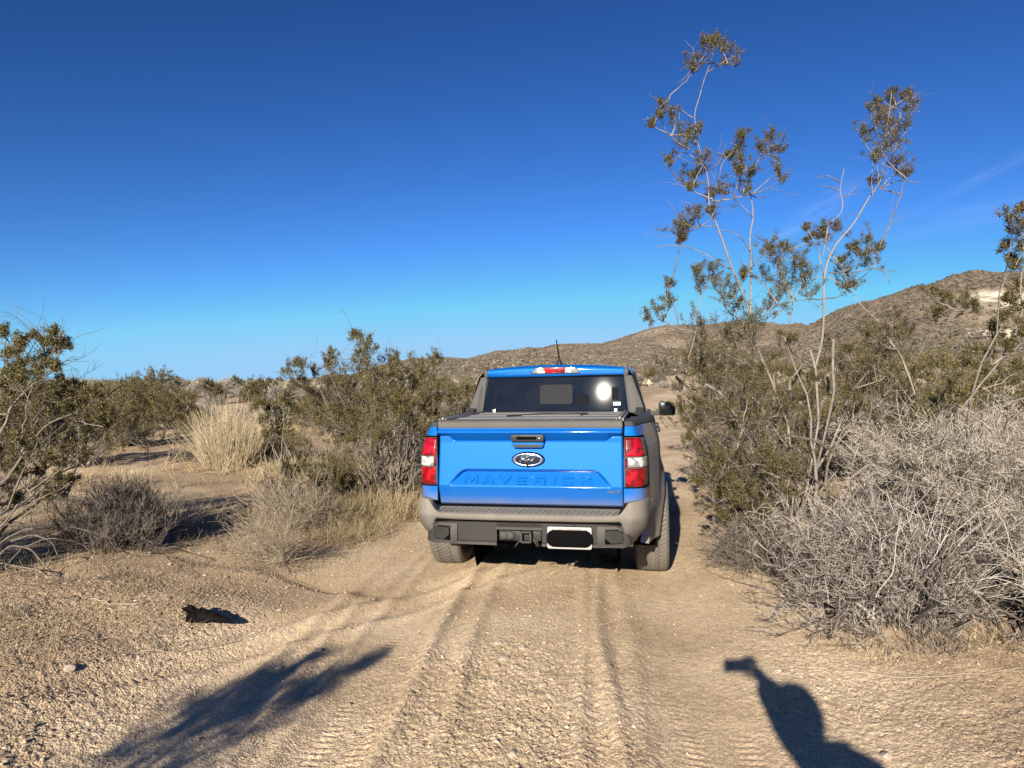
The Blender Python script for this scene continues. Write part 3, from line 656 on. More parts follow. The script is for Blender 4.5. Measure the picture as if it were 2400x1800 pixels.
for s in (1, -1):
    # plastic sail panel beside the glass, running back over the bed rail
    out = [(.645, 1.262), (.655, 1.248), (.792, 1.235), (.672, 1.572), (.612, 1.574)]
    v = [(s*x, rear_y(x, z)-.012, z) for x, z in out]+[(s*x, rear_y(x, z)+.10, z) for x, z in out]; n = 5
    poly_obj('sail_panel', v, [tuple(range(n)), tuple(range(2*n-1, n-1, -1))]+[(i, (i+1) % n, n+(i+1) % n, n+i) for i in range(n)], PLASTIC, truck, .006, dust=lambda x, y, z: x*0+.03)
    sp_ = [o for o in truck.children if o.name.startswith('sail_panel')][-1]
    ins = [(.662, 1.262), (.715, 1.262), (.672, 1.500), (.640, 1.500)]
    rear_plate('ribbed_inset', [(s*x, z) for x, z in ins][::s], .0135, PLAST_DARK, sp_, .003)
    ribs = []
    for k in range(13):
        z0 = 1.268+k*.0172
        xl = np.interp(z0, [1.262, 1.5], [.666, .643]); xr = np.interp(z0, [1.262, 1.5], [.711, .668])
        q = [(xl, z0+.016), (xr, z0-.004), (xr, z0+.001), (xl, z0+.021)]
        vv = [(s*x, rear_y(x, z)-.0195, z) for x, z in q]+[(s*x, rear_y(x, z)-.016, z) for x, z in q]
        ribs.append((vv, [(0, 1, 2, 3), (7, 6, 5, 4), (0, 1, 5, 4), (1, 2, 6, 5), (2, 3, 7, 6), (3, 0, 4, 7)]))
    merge_polys('insert_ribs', ribs, PLASTIC, sp_)
    # sloping foot of the sail down the bed side
    v = [(s*.790, 1.42, 1.243), (s*.700, 1.42, 1.243), (s*.700, 1.18, 1.240), (s*.765, 1.18, 1.240), (s*.770, 1.44, 1.30), (s*.705, 1.44, 1.30)]
    poly_obj('sail_foot', v, [(0, 1, 2, 3), (0, 3, 4), (1, 5, 2), (2, 5, 4, 3), (0, 4, 5, 1)], PLASTIC, sp_, .004)
    # black roof joint strip
    b = [(s*.606, 1.572), (s*.640, 1.570), (s*.646, 1.622), (s*.612, 1.637)][::s]
    v = [(x, 1.484, z) for x, z in b]+[(x*1.01, 3.0, z+.045) for x, z in b]
    v = [(x, 1.468 if z < 1.6 else 1.474, z) for x, z in b]+[(x, 1.52, z+.006) for x, z in b]
    poly_obj('roof_joint_strip', v, [(0, 1, 2, 3), (7, 6, 5, 4), (0, 4, 5, 1), (1, 5, 6, 2), (2, 6, 7, 3), (3, 7, 4, 0)], PLAST_DARK, truck, .002)
    # slim bright line beside the glass
    rear_plate('glass_edge_trim', [(s*.642, 1.262), (s*.647, 1.262), (s*.610, 1.578), (s*.605, 1.578)][::s], .011, PLAST_DARK, rw, .008)
# blue header above the glass, curled under the roof edge
xs = np.linspace(-.606, .606, 40); P = []
for x in xs:
    k = 1-(abs(x)/.64)**2.2
    P.append([(x, 1.50, 1.568), (x, 1.484, 1.576), (x, 1.476, 1.590+.002*k), (x, 1.470, 1.612+.012*k), (x, 1.474, 1.626+.022*k), (x, 1.492, 1.634+.026*k), (x, 1.56, 1.640+.036*k)])
grid_obj('roof_header', np.array(P), PAINT, truck, flip=False, sharp=60)
rear_plate('rear_window_gasket', [(-.606, 1.566), (.606, 1.566), (.604, 1.580), (-.604, 1.580)], .004, BLACK, rw, .01)
rear_plate('rear_window_gasket', [(-.65, 1.24), (.65, 1.24), (.645, 1.268), (-.645, 1.268)], .004, BLACK, rw, .01)
# high brake light: clear, red, clear
def bl_shape(x0, x1, z0, z1, sl=0., sr=0.): return [(x0, z0), (x1, z0), (x1-sr, z1), (x0+sl, z1)]
bl = prism('high_brake_light', bl_shape(-.214, .226, 1.597, 1.652, .045, .045), 1.462, 1.50, PLAST_DARK, truck, .003)
prism('red_lens', bl_shape(-.080, .086, 1.601, 1.648, -.012, -.012), 1.456, 1.47, RED, bl, .002)
prism('clear_lens', bl_shape(-.205, -.084, 1.601, 1.648, .038, .008), 1.457, 1.47, CLEAR, bl, .002)
prism('clear_lens', bl_shape(.090, .217, 1.601, 1.648, .008, .038), 1.457, 1.47, CLEAR, bl, .002)
# antenna
an = empty('antenna'); an.parent = truck
b = Buf(); tubes(b, np.array([[(-.022, 2.0, 1.735), (-.026, 1.985, 1.79), (-.040, 1.93, 1.925)]]), .0085, .0048, 8); b.obj('mast', BLACK, an)
bm_ = Buf(); zz = np.array([1.69, 1.700, 1.722, 1.742, 1.755]); rr = np.array([.030, .031, .024, .012, .009]); a = np.arange(12)*2*np.pi/12
V = np.stack([-.022+rr[:, None]*np.cos(a), 2.0+rr[:, None]*1.3*np.sin(a), np.repeat(zz[:, None], 12, 1)], -1); j = np.arange(12)
bm_.add(V, np.concatenate([np.stack([q*12+j, q*12+(j+1) % 12, (q+1)*12+(j+1) % 12, (q+1)*12+j], -1) for q in range(4)])); bm_.obj('base', PLAST_DARK, an)
# mirrors
for s in (1, -1):
    mr = empty('side_mirror'); mr.parent = truck
    sh = [(.925, 1.165), (.945, 1.150), (1.085, 1.150), (1.105, 1.168), (1.105, 1.235), (1.070, 1.290), (1.045, 1.300), (.945, 1.300), (.925, 1.285)]
    prism('housing', [(s*x, z) for x, z in sh][::s], 3.22, 3.36, PLAST_DARK, mr, .012, seg=3)
    prism('mirror_glass', [(s*(1.015+(x-1.015)*.86), 1.225+(z-1.225)*.84) for x, z in sh][::s], 3.214, 3.224, MIRROR, mr, .002)
    poly_obj('arm', [(s*.78, 3.24, 1.145), (s*.78, 3.38, 1.145), (s*.78, 3.38, 1.20), (s*.78, 3.24, 1.20), (s*.955, 3.25, 1.150), (s*.955, 3.35, 1.150), (s*.955, 3.35, 1.195), (s*.955, 3.25, 1.195)], [(0, 1, 2, 3), (7, 6, 5, 4), (0, 4, 5, 1), (1, 5, 6, 2), (2, 6, 7, 3), (3, 7, 4, 0)], PLASTIC, mr, .004)

# ---- folding bed cover
cv = []
for k, (y0, y1) in enumerate(((.045, .37), (.376, .71), (.716, 1.05), (1.056, 1.40))): cv.append(pbox(-.628, .628, y0, y1, 1.225, 1.250+.004*k))
merge_polys('bed_cover', cv, COVER, truck, bevel=.004)
cvo = [o for o in truck.children if o.name == 'bed_cover'][0]
for s in (1, -1):
    merge_polys('cover_side_rail', [pbox(*sorted((s*.632, s*.645)), .05, 1.41, 1.232, 1.262), pbox(*sorted((s*.610, s*.626)), .06, 1.40, 1.256, 1.272), pbox(*sorted((s*.592, s*.602)), .06, 1.40, 1.254, 1.264)], COVER, cvo, bevel=.002)
    box('cover_clamp', *sorted((s*.52, s*.55)), 1.385, 1.42, 1.262, 1.284, CHROME, cvo, .003)
# raised loop print across the cover
lp = [( -.25, .30), (-.10, .62), (.0, .74), (.18, .78), (.32, .72), (.34, .60), (.30, .45)]
tube_obj('cover_seam', [(x, y+.25, 1.261) for x, y in lp], .006, PLAST_DARK, cvo, 6)

# ---- tailgate with pressed relief
TZ0, TZ1, TX = .667, 1.200, .6365
def gate_relief(x, z):
    ax = np.abs(x)
    ym = np.interp(z, [.667, .678, .795, .805, 1.10, 1.20], [.056, .042, .002, .0, .036, .036])
    # upper band, turned under; it rises at both ends
    zlow = 1.107+.030*sstep(.522, .575, ax); zhi = zlow+.052+0*ax
    band = np.clip((z-zlow)/np.maximum(1.166-zlow, .01), 0, 1)
    yb = .050-.072*band**.9
    y = np.where(z > zlow, np.where(z > zlow+.004, yb, yb*((z-zlow)/.004)+ym*(1-(z-zlow)/.004)), ym)
    y = np.where(z > 1.166, -.022-.004*np.sin(np.clip((z-1.166)/.016, 0, 1)*np.pi)+.022*sstep(1.176, 1.2, z), y)
    # arch: lettering panel let in below a hard overhang
    xe = np.interp(z, [.800, .880, .905, .916], [.572, .500, .470, .440]); inside = np.minimum((xe-ax)*.9, .916-z)          # >0 inside
    rec = .056*np.clip((z-.797)/.105, 0, 1); 
    y = y+rec*np.clip(inside/.022, 0, 1)*(z < .93)
    return y
nx, nz = 380, 190
xs = np.linspace(-TX, TX, nx); zs = np.linspace(TZ0, TZ1, nz); XX, ZZ = np.meshgrid(xs, zs, indexing='ij'); YY = gate_relief(XX, ZZ)
edge = np.minimum(TX-np.abs(XX), .008)/.008; YY = YY+.008*(1-edge)
gate = empty('tailgate'); gate.parent = truck
gp = grid_obj('gate_panel', np.stack([XX, YY, ZZ], -1), PAINT, gate, flip=False, sharp=60,
    dust=lambda x, y, z: .42*sstep(.74, .667, z)+.07*sstep(.85, .67, z)+.12*sstep(1.19, 1.2, z))
box('gate_core', -.632, .632, .110, .14, .67, 1.19, BLACK, gate, 0)
# plastic cap along the top
P = np.array([[(x, .010, 1.196), (x, .001, 1.202), (x, .000, 1.238), (x, .010, 1.252), (x, .030, 1.256), (x, .09, 1.254), (x, .09, 1.19)] for x in np.linspace(-TX, TX, 30)])
o = grid_obj('gate_cap', P, PLASTIC, gate, flip=False, sharp=50, dust=lambda x, y, z: x*0+.17)
# dark gaps round the gate
box('gap_shadow', -.645, -.6375, .004, .07, .665, 1.245, BLACK, gate, 0); box('gap_shadow', .6375, .645, .004, .07, .665, 1.245, BLACK, gate, 0)
# handle
hd = prism('gate_handle', [(-.112, 1.108), (.108, 1.108), (.112, 1.135), (.108, 1.156), (-.112, 1.156), (-.117, 1.135)], -.024, .03, PLAST_DARK, gate, .006)
prism('grip', [(-.075, 1.122), (.062, 1.122), (.062, 1.144), (-.075, 1.144)], -.0275, -.005, BLACK, hd, .003)
b = Buf(); a = np.arange(12)*2*np.pi/12
V = np.stack([np.stack([.083+r_*np.cos(a), np.full(12, yy), 1.132+r_*np.sin(a)], -1) for r_, yy in ((.009, -.022), (.009, -.029), (.001, -.030))]); j = np.arange(12)
b.add(V, np.concatenate([np.stack([q*12+j, q*12+(j+1) % 12, (q+1)*12+(j+1) % 12, (q+1)*12+j], -1) for q in range(2)])); b.obj('lock', CHROME, hd)
sc_ = [(-.112, 1.106), (.108, 1.106), (.106, 1.078), (.092, 1.064), (-.096, 1.064), (-.110, 1.078)]
prism('hand_recess', sc_, .0, .026, PAINT, hd, .004)
prism('recess_floor', [(-.100, 1.088), (.096, 1.088), (.094, 1.074), (.084, 1.068), (-.088, 1.068), (-.098, 1.074)], -.004, .01, PLASTIC, hd, .002)
# oval emblem
def oval(cx, cz, rx, rz, n=40): return [(cx+rx*math.cos(2*math.pi*k/n), cz+rz*math.sin(2*math.pi*k/n)) for k in range(n)]
def ring(name, cx, cz, r0, r1, yo, yi, m, parent, n=48):
    P = []
    for k in range(n+1):
        a = 2*math.pi*k/n; c, s_ = math.cos(a), math.sin(a); row = []
        for t in np.linspace(0, 1, 7): row.append((cx+(r0[0]+(r1[0]-r0[0])*t)*c, yo-(yo-yi)*math.sin(t*math.pi)**.8 if True else 0, cz+(r0[1]+(r1[1]-r0[1])*t)*s_))
        P.append(row)
    return grid_obj(name, np.array(P), m, parent, flip=True, sharp=60)
em = prism('emblem', oval(-.002, .986, .114, .051), .001, .025, BLACK, gate, .001)
ring('chrome_surround', -.002, .986, (.112, .049), (.078, .031), .004, -.010, CHROME, em)
prism('oval_field', oval(-.002, .986, .082, .034), -.004, .008, NAVY, em, .002)
def strokes(name, lines, r, m, parent, k=6, sx=1., ox=0., oz=0., sz=1., yf=-.006):
    b = Buf()
    for ln in lines:
        p = np.array([(ox+x*sx, yf if not callable(yf) else yf(ox+x*sx, oz+z*sz), oz+z*sz) for x, z in ln], float); tubes(b, p[None], r, r, k)
    return b.obj(name, m, parent)
SCR = [[(-1.0, .45), (-.95, .75), (-.6, .85), (-.1, .75), (.15, .9)], [(-.55, .8), (-.68, .1), (-.85, -.55), (-1.05, -.7), (-1.15, -.5)], [(-.9, .15), (-.5, .2), (-.35, .3)],
       [(-.35, .1), (-.52, -.2), (-.42, -.5), (-.2, -.4), (-.12, -.1), (-.3, .1), (-.1, .0)], [(-.02, .1), (.0, -.5)], [(.0, -.1), (.15, .12), (.32, .05)],
       [(.75, .1), (.5, .12), (.38, -.15), (.5, -.48), (.72, -.3), (.85, .1), (.98, .75)], [(.88, .3), (.80, -.2), (.95, -.5), (1.12, -.3)]]
strokes('script_lettering', SCR, .0032, CHROME, em, 6, sx=.045, ox=-.004, oz=.986, sz=.021, yf=-.0055)
b = Buf(); V = np.stack([np.stack([-.004+r_*np.cos(a), np.full(12, yy), .944+r_*np.sin(a)], -1) for r_, yy in ((.0075, -.002), (.0075, -.012), (.001, -.014))])
b.add(V, np.concatenate([np.stack([q*12+j, q*12+(j+1) % 12, (q+1)*12+(j+1) % 12, (q+1)*12+j], -1) for q in range(2)])); b.obj('rear_camera', BLACK, em)
# pressed name across the gate: each stroke a raised flat bar
def bars(name, segs, th, yfun, proud, m, parent, bev=.0015):
    parts = []
    for ks_, ((x0, z0), (x1, z1)) in enumerate(segs):
        pr_ = proud+.0005*(ks_ % 5)
        d = np.array((x1-x0, z1-z0)); L_ = np.linalg.norm(d); d = d/L_; n_ = np.array((-d[1], d[0]))*th/2; e = d*th*.25
        c = [np.array((x0, z0))-e-n_, np.array((x1, z1))+e-n_, np.array((x1, z1))+e+n_, np.array((x0, z0))-e+n_]
        top = [(p[0], yfun(*p)-pr_, p[1]) for p in c]; bot = [(p[0], yfun(*p)+.004, p[1]) for p in c]
        cc = np.mean(top, axis=0); top = [tuple(np.array(t)*.86+np.array((cc[0], t[1], t[2]*0+cc[2]))*.14*0+np.array((t[0], t[1], t[2]))*.14) for t in top]
        parts.append((top+bot, [(0, 1, 2, 3), (7, 6, 5, 4), (0, 4, 5, 1), (1, 5, 6, 2), (2, 6, 7, 3), (3, 7, 4, 0)]))
    return merge_polys(name, parts, m, parent, smooth=False)
GL = {'M': [((0, 0), (0, 1)), ((0, 1), (.5, .25)), ((.5, .25), (1, 1)), ((1, 1), (1, 0))], 'A': [((0, 0), (.5, 1)), ((.5, 1), (1, 0)), ((.25, .33), (.78, .33))],
      'V': [((0, 1), (.5, 0)), ((.5, 0), (1, 1))], 'E': [((1, 1), (0, 1)), ((0, 1), (0, 0)), ((0, 0), (1, 0)), ((0, .5), (.9, .5))],
      'R': [((0, 0), (0, 1)), ((0, 1), (1, 1)), ((1, 1), (1, .45)), ((1, .45), (0, .45)), ((.55, .45), (1, 0))], 'I': [((0, 0), (0, 1))],
      'C': [((1, 1), (0, 1)), ((0, 1), (0, 0)), ((0, 0), (1, 0))], 'K': [((0, 0), (0, 1)), ((0, .45), (.95, 1)), ((.3, .6), (1, 0))],
      'W': [((0, 1), (.25, 0)), ((.25, 0), (.5, .8)), ((.5, .8), (.75, 0)), ((.75, 0), (1, 1))], 'D': [((0, 0), (0, 1)), ((0, 1), (.8, 1)), ((.8, 1), (1, .8)), ((1, .8), (1, .2)), ((1, .2), (.8, 0)), ((.8, 0), (0, 0))]}
def word(name, letters, z0, h, th, yfun, proud, m, parent, slant=0.):
    segs = []
    for ch, x, w in letters: segs += [((x+w*p[0]+slant*p[1], z0+h*p[1]), (x+w*q[0]+slant*q[1], z0+h*q[1])) for p, q in GL[ch]]
    return bars(name, segs, th, yfun, proud, m, parent)
lx = [('M', -.449, .082), ('A', -.322, .070), ('V', -.213, .082), ('E', -.084, .064), ('R', .042, .066), ('I', .175, .0), ('C', .236, .064), ('K', .360, .070)]
for one in lx: word('pressed_letter', [one], .824, .041, .0145, lambda x, z: float(gate_relief(np.array(x), np.array(z))), .0130, PAINT, gate)
word('drive_badge', [('A', .532, .026), ('W', .562, .030), ('D', .597, .020)], .764, .015, .0042, lambda x, z: float(gate_relief(np.array(x), np.array(z))), .004, CHROME, gate, slant=.004)

# ---- tail lamps wrapping the corners
def patch(name, s, i0, i1, z0, z1, off, m, parent, corner=.0, th=.006, ni=16, nz_=10, smk=None):
    ii = np.linspace(i0, i1, ni); P = []
    for f in ii:
        a0 = int(f); a1 = min(a0+1, NI-1); w = f-a0; row = []
        for t in np.linspace(0, 1, nz_):
            z = z1+(z0-z1)*t; row.append(side_pt(a0, z, off)*(1-w)+side_pt(a1, z, off)*w)
        P.append(row)
    P = np.array(P); P[..., 0] *= s; o = grid_obj(name, P, m, parent, flip=(s > 0), sharp=60); solidify(o, th, 1 if s > 0 else 1); return o
for s in (1, -1):
    tl = patch('tail_light', s, .4, 27, .806, 1.138, .003, SMOKE, truck, th=.02)
    patch('red_lens', s, 1.2, 14.5, 1.010, 1.130, .0075, RED, tl); patch('red_lens', s, 1.2, 14.5, .812, .928, .0075, RED, tl)
    patch('smoked_red_lens', s, 14.8, 18.5, 1.012, 1.122, .0065, REDD, tl, ni=6); patch('smoked_red_lens', s, 14.8, 18.5, .820, .926, .0065, REDD, tl, ni=6)
    patch('reverse_lens', s, 2.6, 15.5, .938, 1.002, .009, CLEAR, tl); patch('smoked_clear_lens', s, 15.7, 23.5, .938, 1.002, .008, SMOKE2, tl, ni=8)
    patch('lens_side_bar', s, .6, 2.2, .938, 1.002, .0075, REDD, tl, ni=3)
    patch('lamp_rim', s, .2, 28, 1.136, 1.146, .006, BLACK, tl, nz_=3); patch('lamp_rim', s, .2, 28, .798, .806, .004, BLACK, tl, nz_=3); patch('lamp_rim', s, 27, 28.2, .80, 1.14, .0045, BLACK, tl, ni=3)

# ---- rear bumper
BP = np.array([(0, -.168), (.30, -.166), (.48, -.158), (.60, -.138), (.69, -.100), (.745, -.045), (.778, .02), (.795, .10), (.806, .20), (.820, .30), (.832, .36)])
BPr = resample(BP, .012)
for _ in range(8): BPr[1:-1] = (BPr[:-2]+BPr[1:-1]*2+BPr[2:])/4
BT = np.gradient(BPr, axis=0); BT /= np.linalg.norm(BT, axis=1)[:, None]; BN = np.stack([BT[:, 1], -BT[:, 0]], 1)
def bumper(s):
    P = []
    for (x, y), (nx_, ny_) in zip(BPr, BN):
        k = sstep(.60, .70, x); 
        zt = .637+(.722-.637)*k-.05*sstep(.20, .36, y); zb = .594-.164*sstep(.62, .69, x)+.15*sstep(.10, .36, y)
        inner_x = min(x, .615+.10*sstep(.64, .76, x)) ; 
        row = []
        # tread plate, lip, face, turn-under
        tx = x-nx_*(.14 if k < .5 else .10)
        back = (x*(1-k)+(x-nx_*.055)*k, (-.004)*(1-k)+(y-ny_*.055)*k, (.660)*(1-k)+(zt-.004)*k)
        mid = (x-nx_*.03, y-ny_*.03, (.642)*(1-k)+(zt-.001)*k)
        row += [back, mid, (x-nx_*.008, y-ny_*.008, zt-.001), (x-nx_*.001, y-ny_*.001, zt-.008)]
        for t in (.15, .3, .45, .6, .75, .88): 
            zz_ = zt-.008+(zb+.008-zt+.008)*t; bul = .010*k*math.sin(t*math.pi)-.075*k*sstep(.575, .43, zz_)**1.3; row.append((x+nx_*bul, y+ny_*bul, zz_))
        tu = .075*k*sstep(.575, .43, zb)**1.3; row += [(x-nx_*(.002+tu), y-ny_*(.002+tu), zb+.006), (x-nx_*(.012+tu), y-ny_*(.012+tu), zb), (x-nx_*(.07+tu), y-ny_*(.07+tu), zb+.004)]
        P.append([(a_*s, b_, c_) for a_, b_, c_ in row])
    return np.array(P)
bump = empty('rear_bumper'); bump.parent = truck
for s in (1, -1): grid_obj('bumper_shell', bumper(s), PLAST_DUSTY, bump, flip=(s < 0), sharp=42, dust=lambda x, y, z: .35*sstep(.60, .63, z)+sstep(.6, .75, np.abs(x))*.25*sstep(.55,.66,z)-.22*sstep(.62, .45, z))
# inner flank that closes the step towards the corners
for s in (1, -1):
    poly_obj('step_end', [(s*.600, -.12, .640), (s*.655, -.095, .720), (s*.700, .0, .705), (s*.625, .0, .660)], [(0, 1, 2, 3)], PLAST_DUSTY, bump)
box('step_gap', -.645, .645, -.002, .06, .640, .668, BLACK, bump, 0)
gr = []
for k in range(31):
    x = -.585+k*.039; y0, y1 = -.135, -.055; sx = .020 if True else 0
    z0 = np.interp(-y0, [.004, .138, .168], [.660, .642, .637]); z1 = np.interp(-y1, [.004, .138], [.660, .642])
    d = .014
    v = [(x-d, y0, z0+.0005), (x-d+.0045, y0, z0+.0005), (x+d+.0045, y1, z1+.0005), (x+d, y1, z1+.0005)]; t = [(a_, b_, c_+.0022) for a_, b_, c_ in v]
    gr.append((t+v, [(0, 1, 2, 3), (0, 4, 5, 1), (1, 5, 6, 2), (2, 6, 7, 3), (3, 7, 4, 0)]))
merge_polys('step_treads', gr, PLAST_DUSTY, bump, smooth=False)
# lower valance: dark face with a cut-out for the hitch, faces lean under
def valance(name, x0, x1, zb=.425, zt=.578):
    n = max(4, int((x1-x0)/.03)); P = []
    for x in np.linspace(x0, x1, n):
        ax = abs(x); yb = np.interp(ax, BPr[:, 0], BPr[:, 1])+.030
        P.append([(x, yb+.05, zt+.004), (x, yb+.004, zt), (x, yb+.010, zb+.030), (x, yb-.004, zb+.022), (x, yb-.004, zb+.004), (x, yb+.01, zb), (x, yb+.14, zb+.01)])
    return grid_obj(name, np.array(P), PLAST_DARK, bump, flip=False, sharp=35, dust=lambda x, y, z: .02+.14*sstep(.035, .0, z-zb))
valance('valance', -.70, -.196); valance('valance', .108, .70); valance('valance', -.200, .112, zb=.530)
box('slot_shadow', -.66, .66, -.115, -.02, .575, .598, BLACK, bump, 0)
for s in (1, -1):
    # corner pods with slanted ribs
    o_ = [(.468, .430), (.468, .566), (.590, .568), (.655, .545), (.690, .470), (.680, .436), (.640, .424)]
    def py_(x): return float(np.interp(abs(x), BPr[:, 0], BPr[:, 1]))
    v = [(s*x, py_(x)+.012-(0 if .5 < x else -.012), z) for x, z in o_]+[(s*x, py_(x)+.09, z) for x, z in o_]; n = len(o_)
    pod = poly_obj('bumper_pod', v, [tuple(range(n)), tuple(range(2*n-1, n-1, -1))]+[(i, (i+1) % n, n+(i+1) % n, n+i) for i in range(n)], PLAST_DARK, bump, .008, dust=lambda x, y, z: .04+.28*sstep(.54, .57, z))
    q = [(.520, .455), (.522, .545), (.600, .548), (.638, .528), (.642, .470), (.628, .455)]
    v = [(s*x, py_(x)+.009, z) for x, z in q]+[(s*x, py_(x)+.03, z) for x, z in q]; n = 6
    poly_obj('pod_recess', v, [tuple(range(n)), tuple(range(2*n-1, n-1, -1))]+[(i, (i+1) % n, n+(i+1) % n, n+i) for i in range(n)], BLACK, pod)
    rb = []
    for k in range(-4, 9):
        # line x+z = c slanted, mirrored by side
        pts = []
        c0 = .458+k*.0140
        for t in np.linspace(0, 1, 30):
            x = .523+t*.115; z = c0+(.115*(1-t) if s > 0 else .115*(1-t))*.85
            if .458 < z < np.interp(x, [.522, .600, .638], [.543, .545, .526]): pts.append((x, z))
        if len(pts) > 3:
            (xa, za), (xb, zb_) = pts[0], pts[-1]; w = .0042
            v = [(s*xa, py_(xa)+.003, za-w), (s*xb, py_(xb)+.003, zb_-w), (s*xb, py_(xb)+.003, zb_+w), (s*xa, py_(xa)+.003, za+w)]; bb = [(a_, b_+.008, c_) for a_, b_, c_ in v]
            rb.append((v+bb, [(0, 1, 2, 3), (7, 6, 5, 4), (0, 4, 5, 1), (1, 5, 6, 2), (2, 6, 7, 3), (3, 7, 4, 0)]))
    merge_polys('pod_ribs', rb, PLASTIC, pod, smooth=False)
# trailer connector, hitch receiver and chain loops
tb = box('hitch_plate', -.188, .100, -.100, -.080, .452, .524, PLAST_DARK, bump, .010)
cn = prism('trailer_connector', rr_rect(-.180, -.078, .468, .516, .018), -.125, -.10, PLASTIC, bump, .004)
prism('connector_cap', rr_rect(-.172, -.132, .470, .514, .014), -.134, -.12, PLASTIC, cn, .003); prism('connector_cap', rr_rect(-.126, -.086, .470, .514, .014), -.134, -.12, PLASTIC, cn, .003)
rc = []
for (x0, x1, z0, z1) in ((-.033, -.021, .449, .527), (.029, .041, .449, .527), (-.033, .041, .515, .527), (-.033, .041, .449, .461)): rc.append(pbox(x0, x1, -.155, .05, z0, z1))
hr = merge_polys('hitch_receiver', rc, PLASTIC, bump, bevel=.002); box('receiver_dark', -.020, .028, -.04, .04, .462, .514, BLACK, hr, 0)
strokes('chain_loop', [[(-.034, .462), (-.060, .440), (-.075, .418)]], .0045, PLASTIC, hr, 6, yf=-.11)
strokes('chain_loop', [[(.042, .462), (.060, .445), (.075, .420), (.088, .426), (.070, .452), (.045, .470)]], .0045, PLASTIC, hr, 6, yf=-.11)
# licence plate, its number blotted out by an added, made-up black panel
PLATE = mat('plate_white', (.36, .35, .32), .6)
lpz = .492
pl_ = prism('licence_plate', rr_rect(.147, .437, .420, .563, .012), -.156, -.146, PLATE, bump, .002)
prism('plate_number_blackout', rr_rect(.141, .443, .432, .544, .052, 8), -.161, -.155, BLACK, pl_, .001)
bars('plate_letters', [((.215+k*.0145, .5495), (.222+k*.0145, .5495)) for k in range(11) if k not in (3,)], .006, lambda x, z: -.157, .0012, mat('plate_print', (.45, .18, .12), .6), pl_)
box('plate_bolt', .176, .186, -.162, -.156, .546, .555, CHROME, pl_, .002); box('plate_bolt', .398, .408, -.162, -.156, .546, .555, CHROME, pl_, .002)
box('plate_lamp', .255, .325, -.150, -.10, .566, .578, PLAST_DARK, bump, .003)

# ---- chassis: floor, wheel housings, axle, exhaust
ch = box('underbody', -.66, .66, .10, 4.7, .40, .62, BLACK, truck, .01)
box('rear_axle', -.70, .70, 1.05, 1.15, .30, .40, BLACK, ch, .02); box('front_axle', -.70, .70, 4.12, 4.22, .30, .40, BLACK, ch, .02)
tube_obj('exhaust_pipe', [(.35, 2.2, .34), (.38, 1.5, .36), (.42, .6, .38), (.44, .22, .37)], .028, BLACK, ch, 10)
box('muffler', -.45, .10, .28, .55, .33, .44, BLACK, ch, .04, seg=3)
for s in (1, -1):
    for c in ARCHES:
        a = np.linspace(-.15, math.pi+.15, 20); P = np.array([[(s*x, c+.44*math.cos(t), .345+.44*math.sin(t)) for x in (.55, .86)] for t in a]); grid_obj('wheel_housing', P, BLACK, body)
        a2 = np.linspace(0, 2*math.pi, 24); P = np.array([[(s*.56, c+r_*math.cos(t), .345+r_*math.sin(t)) for r_ in (.02, .44)] for t in a2]); grid_obj('wheel_housing', P, BLACK, body)
# front: grille, headlights, bumper inlay
box('grille', -.60, .60, 4.935, 4.975, .78, .93, PLAST_DARK, truck, .01); box('front_intake', -.62, .62, 4.93, 4.975, .44, .60, BLACK, truck, .01)
for s in (1, -1): patch('headlight', s, rail_i(4.62), rail_i(4.62)+34, .80, .95, .006, CLEAR, truck, ni=20)

